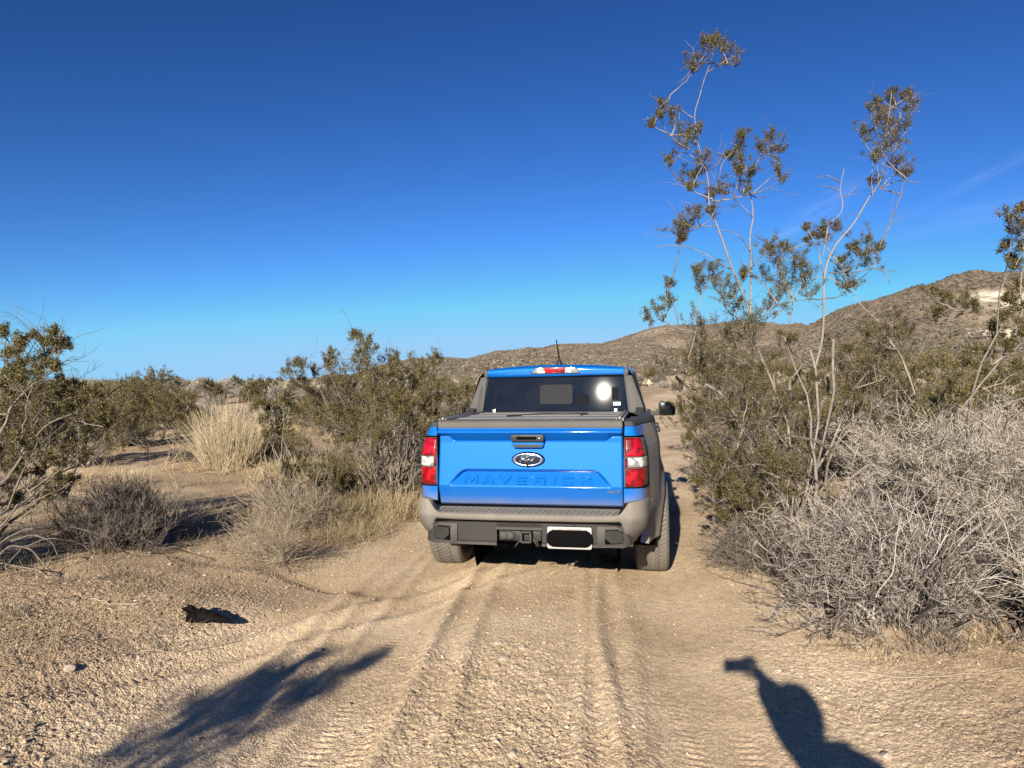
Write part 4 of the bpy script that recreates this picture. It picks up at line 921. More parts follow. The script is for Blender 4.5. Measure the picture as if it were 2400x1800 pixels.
# ---- wheels
def make_wheel():
    R0, HW = .366, .126; na, nw = 300, 27
    w = empty('wheel'); w.parent = truck
    prof = []                                                      # (half width coordinate, radius)
    for t in np.linspace(0, 1, nw+16):
        prof.append(t)
    # profile: inner bead, sidewall bulge, shoulder, tread, shoulder ...
    pr = [(-.100, .225), (-.122, .26), (-.130, .30), (-.126, .335), (-.115, .352), (-.104, .361)]
    tr = [(x, R0-.006*(abs(x)/.1)**4) for x in np.linspace(-.098, .098, 49)]
    pr = pr+tr+[(-a_, b_) for a_, b_ in reversed(pr)]
    pr = np.array(pr); A = np.linspace(0, 2*np.pi, na*2, endpoint=False)
    X = np.repeat(pr[None, :, 0], len(A), 0); Rr = np.repeat(pr[None, :, 1], len(A), 0); AA = np.repeat(A[:, None], len(pr), 1)
    # grooves
    g = np.zeros_like(Rr); s_arc = AA*R0
    for gx in (-.050, .050): g = np.maximum(g, np.exp(-(((X-gx-.002*np.sign(np.sin(s_arc*2*np.pi/.05)))/.0045)**4)))
    g = np.maximum(g, np.exp(-((((X)-.010*np.sin(s_arc*2*np.pi/.036))/.0035)**2))*(np.abs(X) < .03))
    g = np.maximum(g, np.exp(-((((X-.026)-.006*np.sin(s_arc*2*np.pi/.036+1))/.0028)**2))*(np.abs(X) < .045)); g = np.maximum(g, np.exp(-((((X+.026)-.006*np.sin(s_arc*2*np.pi/.036+2))/.0028)**2))*(np.abs(X) < .045))
    lat = (np.abs(((s_arc+np.abs(X)*.5)/.036) % 1-.5) < .085)*(np.abs(X) > .055)*(np.abs(X) < .118); g = np.maximum(g, lat*1.0)
    lat2 = (np.abs(((s_arc+X*.7)/.036) % 1-.5) < .05)*(np.abs(X) > .030)*(np.abs(X) < .05); g = np.maximum(g, lat2*.8)
    Rr = Rr-.009*g*(Rr > .33)
    P = np.stack([X, np.cos(AA)*Rr, np.sin(AA)*Rr], -1); P = np.concatenate([P, P[:1]])
    t = grid_obj('tyre', P, RUBBER, w, flip=True, sharp=40)
    b = Buf(); rp = [(-.10, .228), (-.105, .215), (-.09, .205), (.05, .20), (.085, .205), (.10, .218), (.10, .228)]; A2 = np.linspace(0, 2*np.pi, 49)
    P = np.array([[(x, r_*math.cos(a_), r_*math.sin(a_)) for x, r_ in rp] for a_ in A2]); rim = grid_obj('rim', P, RIM, w, flip=True)
    sp = []
    for k in range(6):
        a_ = k*math.pi/3; u = np.array((0, math.cos(a_), math.sin(a_))); v = np.array((0, -math.sin(a_), math.cos(a_))); c = []
        for r_, wd, x in ((.03, .035, .075), (.21, .022, .085)):
            for sg in (-1, 1):
                for dx in (0, -.03): c.append(tuple(u*r_+v*wd*sg+np.array((x+dx, 0, 0))))
        sp.append((c, [(0, 1, 3, 2), (4, 6, 7, 5), (0, 2, 6, 4), (1, 5, 7, 3), (0, 4, 5, 1), (2, 3, 7, 6)]))
    merge_polys('spokes', sp, RIM, rim, bevel=.003)
    P = np.array([[(x, r_*math.cos(a_), r_*math.sin(a_)) for x, r_ in ((.02, .20), (.03, .03), (.085, .045), (.095, .03), (.097, .001))] for a_ in A2]); grid_obj('hub', P, RIM, rim, flip=True)
    return w
w0 = make_wheel(); spots = [(.826, ARCHES[0], 1), (-.832, ARCHES[0], -1), (.80, ARCHES[1], 1), (-.80, ARCHES[1], -1)]
for k, (x, y, s) in enumerate(spots):
    w = w0 if k == 0 else copy_tree(w0, truck); w.location = (x, y, .357); w.rotation_euler = (0, 0, 0 if s > 0 else math.pi)
for o in truck.children_recursive:
    if o.type == 'MESH' and 'dust' not in o.data.attributes and len(o.data.vertices): set_dust(o.data, lambda x, y, z: x*0)
# ------------------------------------------------------------------ vegetation, near things first
def G(px, py):                                                      # ground point seen at a pixel of the photograph
    D = EYE*FPX/(py-900)
    for _ in range(6):
        x = (px-1200)/FPX*D; z = ground_z(x, D); D = (EYE-z)*FPX/(py-900)
    return np.array((x, D, z))
def gp(x, y): return np.array((x, y, ground_z(x, y)))
T2 = lambda x, y: (1460+x/2.304, 40+y/2.304)
T3 = lambda x, y: (1500+x/2.458, 600+y/2.458)
T5 = lambda x, y: (x/3.318, 700+y/3.318)
T6 = lambda x, y: (500+x/3.607, 740+y/3.607)
def trace(T, pts, Y, rg, sway=.10):
    """A limb from its outline in the photograph, at distance Y with its own sway in depth."""
    n = len(pts); P0 = np.array([T(*p) for p in pts]); s = np.concatenate([[0], np.cumsum(np.linalg.norm(np.diff(P0, axis=0), axis=1))])
    m = max(5, min(40, int(s[-1]/9))); q = np.linspace(0, s[-1], m); P = np.stack([np.interp(q, s, P0[:, 0]), np.interp(q, s, P0[:, 1])], 1)
    P[1:-1] = (P[:-2]+2*P[1:-1]+P[2:])/4
    ya, yb = Y if isinstance(Y, tuple) else (Y, Y)
    yy = np.linspace(ya, yb, m)+np.interp(q, np.linspace(0, s[-1], 5), rg.normal(size=5)*sway*np.array((0, 1, 1, 1, 1)))
    return np.array([at(a, b, c) for (a, b), c in zip(P, yy)])
def clumps_at(T, L, Y, scale, rg, dy=.18, rs=1.):
    return [(*at(*T(x, y), Y+rg.normal()*dy), r/scale/FPX*Y*rs) for x, y, r in L]

# --- the tall creosote on the right
rg = np.random.default_rng(5)
YC = 6.3
A_ = [(749, 1843), (720, 1740), (690, 1600), (625, 1440), (580, 1340), (560, 1270), (525, 1170), (500, 1100), (460, 1020), (465, 900), (445, 800), (420, 730), (400, 680), (400, 600), (380, 545), (395, 480), (420, 420), (430, 350), (455, 300), (480, 220), (500, 150)]
B_ = [(755, 1850), (715, 1770), (690, 1690), (690, 1500), (692, 1300), (685, 1170), (705, 1090), (700, 1010), (690, 960), (670, 900), (700, 830), (740, 760), (780, 680), (800, 640)]
D_ = [(1039, 1889), (1075, 1760), (1085, 1640), (1085, 1400), (1110, 1300), (1160, 1210), (1230, 1140), (1280, 1060), (1330, 970), (1390, 900), (1410, 780), (1410, 650), (1440, 520), (1450, 400)]
minor = [[(455, 300), (500, 270), (560, 230), (610, 210)], [(380, 545), (340, 520), (300, 490), (240, 480), (200, 460)], [(590, 1365), (520, 1330), (450, 1280), (350, 1240), (250, 1230), (170, 1245)],
         [(500, 1130), (440, 1130), (380, 1130), (300, 1110)], [(445, 800), (380, 760), (350, 730), (270, 735)], [(460, 900), (400, 895), (360, 900)], [(690, 1270), (640, 1190), (590, 1155), (520, 1150)],
         [(705, 1090), (650, 1020), (600, 980), (550, 930)], [(690, 960), (740, 920), (780, 880), (830, 850)], [(490, 1050), (480, 960), (520, 880), (530, 800), (560, 760), (620, 700), (650, 640)],
         [(1410, 650), (1480, 580), (1500, 520), (1530, 430)], [(1350, 970), (1340, 870), (1350, 780)], [(1390, 930), (1440, 900), (1490, 880), (1600, 895)], [(1085, 1400), (1050, 1240), (1020, 1190), (1000, 1150)],
         [(1080, 1290), (1110, 1115), (1180, 1060), (1190, 1000), (1170, 940), (1180, 880), (1195, 820)], [(1170, 940), (1120, 915), (1070, 910)], [(1180, 900), (1140, 870), (1100, 850), (1040, 870)],
         [(1190, 980), (1240, 940), (1265, 910)], [(1110, 1380), (1250, 1380), (1350, 1355), (1480, 1375)], [(1250, 1380), (1290, 1300), (1350, 1220)], [(1350, 1355), (1420, 1375), (1440, 1440)],
         [(800, 1640), (930, 1510), (980, 1450), (1050, 1405), (1100, 1400), (1160, 1430), (1230, 1480), (1290, 1560), (1400, 1660)], [(690, 960), (740, 985), (790, 960)], [(560, 760), (500, 720), (510, 800), (540, 790)], [(690, 1345), (660, 1335), (635, 1322)],
         [(900, 1650), (920, 1560), (890, 1420), (850, 1300), (770, 1230)], [(1100, 1300), (1150, 1330), (1200, 1400), (1240, 1440)], [(470, 830), (520, 790), (540, 730), (560, 680)],
         [(300, 1659), (280, 1560), (250, 1500), (260, 1430)]]
cl = [(500,110,35),(450,160,45),(380,220,40),(610,215,55),(380,280,30),(540,160,40),(490,140,40),(200,460,40),(165,570,25),(200,520,30),(285,540,40),(340,610,45),(390,640,50),(340,670,45),(245,780,35),
      (430,770,50),(400,830,50),(340,870,45),(370,910,30),(640,640,25),(610,710,40),(570,750,30),(800,650,50),(750,710,35),(830,720,40),(840,850,45),(670,780,50),(660,860,50),(655,930,45),(620,820,25),(545,930,30),(480,950,25),
      (400,1060,40),(480,1060,40),(280,1120,50),(330,1150,50),(310,1200,35),(350,1100,40),(1450,400,25),(1445,470,35),(1530,420,25),(1540,480,40),(1350,490,40),(1400,520,60),(1370,560,60),(1290,625,45),(1420,600,65),
      (1520,590,55),(1400,680,70),(1370,750,55),(1450,700,50),(1490,780,50),(1530,840,40),(1360,880,25),(985,1140,25),(1100,1140,50),(1150,1130,40),(1080,1180,40),(1000,1200,25),(1330,1210,50),(1290,1280,45),
      (1240,1240,30),(1180,1310,40),(1350,1320,45),(1380,1240,25),(770,1240,50),(830,1290,60),(880,1240,40),(760,1380,60),(870,1370,70),(950,1320,45),(900,1450,80),(980,1400,60),(850,1480,60),(1000,1480,60),
      (780,1540,60),(1200,1410,60),(1230,1450,40),(400,1390,40),(460,1350,40),(420,1450,60),(500,1430,60),(540,1500,70),(600,1480,60),(650,1400,30),(620,1570,70),(700,1620,60),(190,1590,50),(250,1530,40),(140,1620,40),(250,1440,25),(400,1630,50)]
limbsT = [trace(T2, l, YC, rg, .12) for l in (A_, B_, D_)]
limbsT += [trace(T2, l, YC, rg, .06) for l in minor]
low3 = [[(700, 590), (760, 720), (800, 850), (850, 960), (890, 1300), (865, 1600)], [(980, 540), (1010, 640), (1020, 780), (1030, 950), (960, 1350), (880, 1600)], [(800, 430), (880, 560), (990, 610)], [(1400, 430), (1440, 490), (1500, 570), (1550, 690), (1585, 800)], [(1430, 530), (1380, 600), (1310, 670), (1220, 780)],
        [(1115, 480), (1110, 640), (1120, 780), (1090, 920), (1000, 1300), (880, 1600)], [(380, 740), (470, 790), (540, 930), (600, 1010)], [(630, 900), (660, 1010), (740, 1140), (820, 1190)], [(870, 840), (860, 720), (930, 640), (940, 600)],
        [(1000, 1050), (1080, 1090), (1200, 1200), (1280, 1330)], [(210, 700), (300, 780), (400, 850)], [(1050, 1480), (1080, 1200), (1170, 1000), (1290, 900)]]
limbsT += [trace(T3, l, (YC-.1, YC), rg, .10) for l in low3]
cb = clumps_at(T2, cl, YC, 2.304, rg, .16, 1.05)
base_C = gp(2.50, 6.45)
# the bushy middle and lower part, seen from crop 3 of the survey
c3 = []
for x, y, r in [(640,420,110),(600,500,110),(480,480,100),(340,520,100),(420,600,110),(560,640,100),(260,600,80),(160,640,70),(330,700,90),(460,720,100),(620,760,90),(700,680,60),(560,860,100),(680,900,100),(800,860,90),(900,900,90),
                (820,980,100),(940,980,80),(700,1020,110),(560,1040,100),(420,1060,90),(330,1120,80),(440,1160,100),(560,1180,110),(700,1160,110),(840,1120,100),(960,1060,80),(500,1270,100),(620,1300,110),(740,1280,110),(860,1240,80),(420,1260,70),
                (560,1400,90),(660,1420,90),(480,1360,70),(900,720,50),(1060,620,50),(1180,640,80),(1240,700,80),(1200,540,60),(1340,560,80),(1380,440,80),(1460,380,70),(1500,460,90),(1400,520,90),(1300,660,80),(1420,640,80),(1340,740,80),(1480,720,90),(1240,800,60),
                (1100,760,50),(1560,620,70),(1600,760,60),(780,560,60),(860,480,50),(1000,700,30),(230,750,60),(240,870,50),(380,860,70),(320,980,60),(280,1050,40),(1700,220,60),(1740,270,60),(1800,260,60),(1880,270,60),(1950,290,40),(1720,330,40),(1300,440,60),(1640,900,80),(1700,850,60),(1760,780,60),(1660,960,60)]:
    px, py = T3(x, y); Yd = YC+rg.normal()*.30-(.35 if y > 1000 else 0); c3.append((*at(px, py, Yd), r/2.458/FPX*Yd*.9))
    if r > 75: c3.append((*at(px+rg.normal()*12, py+rg.normal()*12, Yd+.55+rg.uniform(0, .35)), r/2.458/FPX*Yd*.7))
for x, y, r in [(300,300,80),(400,380,90),(300,430,70),(420,500,80),(520,300,100),(600,400,90),(480,420,80),(700,250,100),(820,180,90),(640,180,100),(350,200,90),(560,520,60),(350,530,50),(720,400,70),(380,600,40),(240,240,50),(200,330,40),(480,560,50),(640,500,60),(800,320,80)]:
    Yd = 5.75+rg.normal()*.18; c3.append((*at(1560+x/2.592, 1000+y/2.592, Yd), r/2.592/FPX*Yd*.9))
c3 = [c for c in c3 if c[2] > ground_z(c[0], c[1])+.12]
clump_bush('creosote_bush', base_C, cb+c3, 11, 'tall creosote bush right of the truck with long bare shoots rising far into the sky', 'bush', n_main=26, main_z=2.0, leaf=.0112, lf=1.05, dens=1.3, bare_limbs=[(P, .011 if i < 3 else (.0055 if i < 32 else .014), .003 if i < 32 else .007) for i, P in enumerate(limbsT)], r_base=.022, dead=140, rbase_spread=.22)
# sparse creosote branch that enters at the right edge
rg = np.random.default_rng(6)
YR = 5.6
lr = [trace(T3, l, YR, rg, .05) for l in ([(2212, 300), (2180, 380), (2135, 480), (2090, 580), (2030, 660), (1960, 740), (1900, 820), (1840, 890), (1780, 960), (1720, 1100), (1690, 1200)], [(2200, 60), (2190, 200), (2212, 330)], [(2090, 580), (2020, 640), (2030, 540)], [(2212, 820), (2100, 850), (1950, 900), (1840, 1020), (1760, 1040)])]
cr = clumps_at(T2, [(2080,1070,40),(2110,1150,50),(2080,1220,40),(2110,1300,45),(2150,1120,55),(2160,1230,50),(2150,1040,30),(2100,1340,35),(2150,1460,50),(2090,1510,45),(2130,1580,50),(2160,1540,60)], YR, 2.304, rg, .1, .85)
cr += clumps_at(T3, [(2040,420,55),(2090,360,50),(2060,480,50),(2140,520,50),(1930,560,50),(1880,600,45),(2010,560,45),(2170,640,50),(2200,450,60),(1800,760,50),(1850,800,40),(1940,760,35)], YR, 2.458, rg, .15, .8)
clump_bush('creosote_bush', gp(3.15, 5.35), cr, 12, 'sparse creosote branch reaching in at the right edge above the pale dry brush', 'bush', n_main=2, leaf=.013, dens=.9, bare_limbs=[(P, .011, .004) for P in lr], r_base=.018, rbase_spread=.08)

# --- bleached dry brush filling the lower right
rg = np.random.default_rng(8)
limw = [trace(T3, [(2212, 1290), (2100, 1260), (1960, 1230), (1860, 1270)], 4.9, rg, .05), trace(T3, [(1540, 890), (1510, 950), (1440, 1040), (1420, 1160)], 5.9, rg, .05), trace(T3, [(840, 1030), (1000, 1060), (1170, 1160), (1320, 1360)], 5.2, rg, .05),
        trace(T3, [(1320, 1200), (1250, 1250), (1150, 1340), (1140, 1475)], 5.1, rg, .05)]
twig_mound('dry_brush', gp(3.50, 5.35), 2.6, 2.2, 1.30, 31, 'huge tangle of bleached leafless twigs at the right, tallest of the dry brush', 'dry brush', n1=200, n2=7000, n3=30000, n_long=60, gap=-.02, rt=.0016, tl=.09, limbs=[(P, .012, .006) for P in limw], up=.05)
T4 = lambda x, y: (1560+x/2.592, 1000+y/2.592)
lim4 = [trace(T4, l, Y, rg, .04) for l, Y in (([(690, 890), (640, 760), (560, 620), (500, 560), (430, 420), (400, 300)], (5.0, 5.9)), ([(1100, 1200), (1180, 1120), (1300, 1090), (1450, 1110)], 4.2), ([(780, 1080), (750, 960), (770, 860), (850, 830)], 4.6), ([(1030, 1450), (970, 1330), (1050, 1180), (1060, 1000)], 4.0),
        ([(1360, 1100), (1365, 800), (1380, 600)], 4.4), ([(880, 1340), (1000, 1240), (1100, 1170)], 4.1), ([(2177, 600), (2140, 670), (2000, 680), (1900, 650)], 4.2), ([(1940, 1000), (2030, 1060), (2177, 1140)], 4.0), ([(1720, 1260), (1880, 1170), (2080, 1140), (2160, 1140)], 3.9))]
twig_mound('dry_brush', gp(2.30, 4.30), 1.75, 1.5, .76, 32, 'grey tangle of dead branches spilling onto the track edge, nearest the camera at right', 'dry brush', n1=210, n2=2800, n3=8500, n_long=44, gap=.02, rt=.0016, tl=.09, limbs=[(P, .010, .005) for P in lim4], r1=.011, m=BARK_PALE)
twig_mound('dry_brush', gp(3.05, 3.85), 1.6, 1.0, .62, 33, 'low pale tangle of twigs at the lower right edge, in front of the big brush', 'dry brush', n1=110, n2=2600, n3=9500, n_long=26, gap=-.02, rt=.0015, tl=.085, m=TWIG_WHITE)
twig_mound('dry_brush', gp(1.95, 5.70), .8, .8, .36, 34, 'dark knot of dead stems under the tall creosote beside the track', 'dry brush', n1=110, n2=1000, n3=3500, rt=.0016, tl=.09, m=TWIG_GREY, r1=.009)
twig_mound('dry_brush', gp(4.6, 6.6), 2.4, 2.0, 1.3, 35, 'white twiggy mound behind the right edge branch, below the hill', 'dry brush', n1=120, n2=2600, n3=10000, rt=.0022, tl=.13)
twig_mound('dry_brush', gp(3.3, 10.0), 1.6, 1.4, .75, 36, 'fan of pale dead stems leaning over the track beyond the side mirror', 'dry brush', n1=120, n2=1800, n3=6000, rt=.0028, tl=.14)

# --- creosote left of the truck
rg = np.random.default_rng(15); YL = 8.5
base_L = G(905, 1178)
cL = [(1190,160,40),(1230,200,60),(1300,230,60),(1350,280,50),(1250,330,60),(1290,400,70),(1000,350,50),(960,400,50),(1000,430,60),(1550,330,50),(1480,360,50),(1900,340,40),(1870,400,50),(700,420,70),(780,430,60),(640,470,60),(850,450,40),
      (1250,480,110),(1400,500,110),(1550,480,100),(1680,460,110),(1800,480,90),(1080,560,110),(960,560,90),(1180,640,120),(1340,640,110),(1500,620,120),(1650,600,120),(1800,600,110),(1900,560,80),(1900,700,90),(1780,740,90),(1640,760,90),(1080,720,110),(960,700,90),(860,640,80),
      (1240,780,110),(1400,780,100),(1540,760,90),(900,840,90),(1060,880,90),(1200,920,90),(1380,900,80),(960,980,80),(1120,1040,70),(1420,1080,70),(1560,900,70),(1700,880,60),(820,760,70),(740,560,60),(1850,820,60),(600,740,60),(480,780,70),(560,860,80),(620,940,80),(500,980,80),(420,880,60)]
cb = dome_clumps(rg, base_L, 1.9, 1.5, 1.25, 26, (.10, .17), .42, .25, .12)
for x, y, r in cL:
    if x < 640 and y > 700: continue
    px, py = T6(x, y); Yd = YL+rg.normal()*.35; cb.append((*at(px, py, Yd), r/3.607/FPX*Yd*.95))
    if r > 85: cb.append((*at(px+rg.normal()*10, py+rg.normal()*10, Yd+rg.uniform(-.5, .6)), r/3.607/FPX*Yd*.75))
clump_bush('creosote_bush', base_L, cb, 21, 'big green creosote bush on the left, touching the truck in view, with fanned grey stems', 'bush', n_main=46, main_z=1.9, leaf=.014, lf=.95, dens=1.2, r_base=.015, dead=650, bark=BARK_MID, rbase_spread=.17, leafmat=CREO_LEAF_GREEN, smooth_low=.42)
# small creosote further left of it
rg = np.random.default_rng(16); YS = 11.5; b_ = G(655, 1030)
clump_bush('creosote_bush', gp(-3.75, 11.6), [(*at(*T6(x, y), YS+rg.normal()*.2), r/3.607/FPX*YS*.85) for x, y, r in [(600,740,60),(480,780,70),(560,860,80),(620,940,80),(500,980,80),(420,880,60),(560,1000,60),(440,1000,50),(640,1000,50),(400,740,50),(680,820,60)]], 22, 'small rounded creosote bush between the golden grass and the big green bush', 'bush', n_main=10, leaf=.022, dens=.8, r_base=.010, leafmat=CREO_LEAF_GREEN)
# low olive shrub and tan weeds by the road, left of the truck
rg = np.random.default_rng(17)
b0 = G(735, 1195)
clump_bush('low_shrub', b0, dome_clumps(rg, b0, 1.0, .8, .48, 34, (.07, .13), .35), 23, 'low olive shrub at the foot of the big green bush, nearer the camera', 'shrub', n_main=20, leaf=.013, dens=.8, r_base=.006, dead=160, leafmat=CREO_LEAF_GREEN)

# --- creosote at the left edge, in the foreground
rg = np.random.default_rng(18); YE = 5.0
Llimbs = [([(-200, 1800), (60, 1640), (200, 1600), (330, 1490), (430, 1370), (560, 1250), (600, 1200)], .013), ([(0, 1480), (130, 1290), (240, 1130), (330, 1010), (420, 950), (560, 900), (680, 860), (800, 790), (900, 700), (1000, 655)], .012),
          ([(-100, 1200), (0, 1050), (60, 940), (70, 860), (150, 770), (240, 680), (350, 590), (440, 480), (470, 420), (420, 300)], .012), ([(-60, 700), (0, 600), (40, 530), (30, 430), (50, 300)], .008), ([(0, 1440), (130, 1300), (300, 1150), (420, 1030), (440, 980)], .009),
          ([(300, 1430), (520, 1330), (700, 1260), (740, 1220), (680, 1140), (710, 1050)], .007), ([(740, 1220), (800, 1180), (880, 1150)], .004), ([(0, 900), (60, 900), (200, 850), (260, 800)], .007), ([(240, 1640), (330, 1560), (480, 1480), (560, 1420)], .006),
          ([(60, 1650), (120, 1480), (180, 1340), (260, 1200), (300, 1090)], .009), ([(-40, 1500), (60, 1440), (100, 1300), (90, 1200)], .007), ([(180, 1659), (330, 1500), (480, 1380), (500, 1300)], .006), ([(600, 1200), (620, 1050), (600, 980)], .004), ([(560, 900), (570, 860), (640, 840)], .003), ([(700, 870), (720, 900), (750, 900)], .003)]
lE = [(trace(T5, l, (YE-.1, YE+.1), rg, .12), r, r*.35) for l, r in Llimbs]
T7 = lambda x, y: (x/2.37, 1100+y/2.37)
for l, r in (([(-100, 250), (0, 330), (60, 250), (130, 150), (250, 60), (340, 0)], .010), ([(-120, 640), (0, 470), (60, 420), (170, 440), (280, 570), (400, 660)], .008), ([(0, 520), (100, 540), (230, 560), (300, 620), (420, 670)], .006), ([(0, 650), (60, 740), (160, 830), (200, 900), (180, 1010)], .005),
             ([(10, 680), (40, 800), (70, 950), (60, 1020)], .005), ([(60, 400), (180, 360), (290, 400), (320, 480)], .005), ([(180, 340), (170, 240), (240, 180)], .004), ([(100, 640), (180, 690), (240, 720)], .005), ([(400, 320), (520, 350), (600, 380), (720, 430), (790, 500)], .004), ([(600, 380), (640, 440), (700, 500)], .003),
             ([(-80, 480), (40, 380), (140, 330), (280, 330)], .006), ([(0, 570), (120, 440), (260, 380), (410, 400)], .004)):
    lE.append((trace(T7, l, (4.9, 4.7), rg, .10), r, r*.4))
cE = [(40,250,40),(180,330,60),(140,400,50),(60,420,40),(260,280,25),(340,340,30),(440,330,60),(420,260,40),(500,350,40),(430,400,50),(350,480,50),(290,520,70),(180,500,60),(420,530,30),(100,580,60),(30,620,50),(250,620,60),(490,640,40),(150,620,60)]
for x, y, r in [(60,740,80),(200,760,80),(340,740,80),(460,740,60),(80,880,80),(300,850,80),(440,860,80),(560,760,60),(200,960,80),(620,960,70),(760,930,70),(860,900,70),(840,980,60),(700,1020,60),(540,1040,60),(380,1080,60),(120,1040,80),(40,1160,80),(200,1180,70),(340,1240,70),(480,1180,60),(580,1160,50),(660,1200,60),
                (60,1300,80),(180,1360,70),(320,1340,60),(440,1440,60),(80,1440,60),(520,1500,60),(380,1540,50),(660,1100,50),(700,740,60),(620,720,50),(280,1460,50),(560,1400,40),(130,1560,50),(20,980,90),(140,1120,90),(260,1000,80),(420,960,70),(520,880,70),(620,840,60),(160,1260,80),(280,1160,70),(100,760,80),(300,720,70),(700,980,50),(800,900,60),(440,1300,60)]: cE.append((x, y, r))
cbE = [(*at(*T5(x, y), YE+rg.normal()*.28+(.35 if y > 700 else 0)), r/3.318/FPX*YE*.95) for x, y, r in cE]
clump_bush('creosote_bush', gp(-4.35, 5.3), cbE, 24, 'open dark stemmed creosote bush leaning in from the left edge', 'bush', n_main=10, main_z=1.3, leaf=.0115, lf=1.15, dens=1.5, bare_limbs=lE, r_base=.018, dead=220, bark=BARK_MID)
r_ = np.random.default_rng(26); b0 = gp(-4.75, 3.75)
clump_bush('creosote_bush', b0, dome_clumps(r_, b0, 2.1, 1.9, 1.55, 46, (.14, .24), .2, .3, .15), 26, 'creosote bush just outside the left edge, throwing long dark shadow bands over the sand', 'bush', n_main=20, leaf=.016, dens=.8, r_base=.016, dead=200, bark=BARK_MID)
# dark creosote thicket behind it and along the far side of the clearing
rg = np.random.default_rng(19)
far_cre = [  # x, y, width, height, label, material, leaf
    (-6.9, 11.2, 2.6, 1.15, 'wide olive creosote bush behind the open bush at the left edge', CREO_LEAF_GREEN),
    (-9.0, 17.6, 2.0, 1.55, 'tall wispy creosote bush on the skyline above the left clearing', CREO_LEAF_GREEN),
    (-7.9, 15.6, 2.4, 1.15, 'dark creosote bush at the far side of the clearing, left of the golden grass', CREO_LEAF_GREEN),
    (-5.2, 20.5, 2.2, .95, 'grey green bush behind the golden grass clump', CREO_LEAF_GREEN),
    (-4.3, 17.5, 1.8, 1.3, 'feathery creosote bush just left of the big green bush, further off', CREO_LEAF),
    (-10.8, 19.5, 2.6, 1.15, 'creosote bush far behind the left edge bush', CREO_LEAF),
    (-.9, 12.6, 1.8, 1.25, 'olive shrub between the big green bush and the cab of the truck', CREO_LEAF_GREEN),
    (4.9, 9.6, 3.0, 1.6, 'broad creosote bush behind the tall one, below the hill', CREO_LEAF_GREEN),
    (7.4, 11.2, 3.0, 1.45, 'creosote bush at the right edge below the hill scar', CREO_LEAF),
    (4.3, 14.2, 2.6, 1.75, 'olive creosote bush across the track, above the side mirror', CREO_LEAF_GREEN),
    (6.4, 17.5, 3.0, 1.7, 'creosote bush further along the right of the track', CREO_LEAF_GREEN)]
for k, (x, y, w, h, lab, lm) in enumerate(far_cre):
    b0 = gp(x, y); n = int(44*w/2.4)
    clump_bush('creosote_bush', b0, dome_clumps(rg, b0, w, w*.8, h, n, (.14, .26), .28, .3, .2), 40+k, lab, 'bush', n_main=18, leaf=.013+.0007*y, dens=.62, r_base=.013, r_twig=.0018, dead=110, leafmat=lm, twig_scale=.9)

# --- golden grass and tan grasses
g0 = G(540, 1094)
grass_clump('grass_clump', g0, .74, 1.28, 1500, 51, 'tall golden dry grass clump standing in the left clearing', m=STRAW_GOLD, lean=.40, w=.0065, base_r=.55, curl=.09)
g1 = G(600, 1075); grass_clump('grass_clump', g1+np.array((.1, .3, 0)), .7, .75, 900, 52, 'shorter golden grass tuft right of and behind the tall golden clump', m=STRAW_GOLD, lean=.5, w=.010, base_r=.6)
g2 = G(930, 1205); grass_clump('grass_clump', g2, .55, .38, 360, 53, 'pale straw tuft at the road edge beside the truck bumper', m=STRAW, lean=.7, w=.005, base_r=.8, curl=.16)
g3 = G(840, 1190); grass_clump('grass_clump', g3+np.array((0, .15, 0)), .7, .34, 380, 54, 'straw weeds under the stems of the big green bush', m=STRAW, lean=.8, w=.005, base_r=.9, curl=.18)
g4 = G(770, 1110); grass_clump('grass_clump', g4, .8, .50, 800, 55, 'pale grass patch behind the low olive shrub, left of the big green bush', m=STRAW, lean=.5, w=.006, base_r=.95, curl=.12)
g5 = G(345, 1235); grass_clump('grass_clump', g5, .8, .36, 420, 56, 'short tan grass growing up behind the dense grey brown twiggy shrub', m=STRAW, lean=.7, w=.004, base_r=.95, curl=.14)
g6 = G(690, 1215); grass_clump('grass_clump', g6, .7, .30, 300, 57, 'sparse tan grass between the wiry tan shrub and the low olive shrub', m=STRAW, lean=.7, w=.004, base_r=.95, curl=.16)
# grey twig shrubs in the left foreground
twig_mound('twiggy_shrub', G(300, 1285), 1.0, .8, .52, 61, 'dense grey brown twiggy shrub casting a dark shadow in the left clearing', 'shrub', m=TWIG_GREY, n1=170, n2=2600, n3=6500, rt=.0014, tl=.10, up=.55, r1=.003)
twig_mound('twiggy_shrub', G(645, 1320), .72, .60, .30, 62, 'low wiry tan shrub between the burnt log and the road', 'shrub', m=BARK_TAN, n1=60, n2=320, n3=700, rt=.0011, tl=.12, up=.15, r1=.0020, limbm=BARK_TAN)
twig_mound('twiggy_shrub', G(665, 1245), .85, .7, .42, 65, 'wiry pale weeds in front of the low olive shrub', 'shrub', m=BARK_TAN, n1=80, n2=420, n3=900, rt=.0013, tl=.14, up=.3, r1=.0024, limbm=BARK_TAN)
twig_mound('twiggy_shrub', G(285, 1045), 1.1, .8, .42, 63, 'small grey shrub at the back of the left clearing beside the edge bush', 'shrub', m=TWIG_GREY, n1=110, n2=1400, n3=2600, rt=.003, tl=.12, up=.5, r1=.004)
twig_mound('twiggy_shrub', G(420, 1262), .42, .38, .30, 64, 'thin forked weed right of the grey twiggy shrub', 'shrub', m=BARK_PALE, n1=26, n2=60, n3=110, rt=.0013, tl=.12, up=.4, r1=.002, limbm=BARK_PALE)
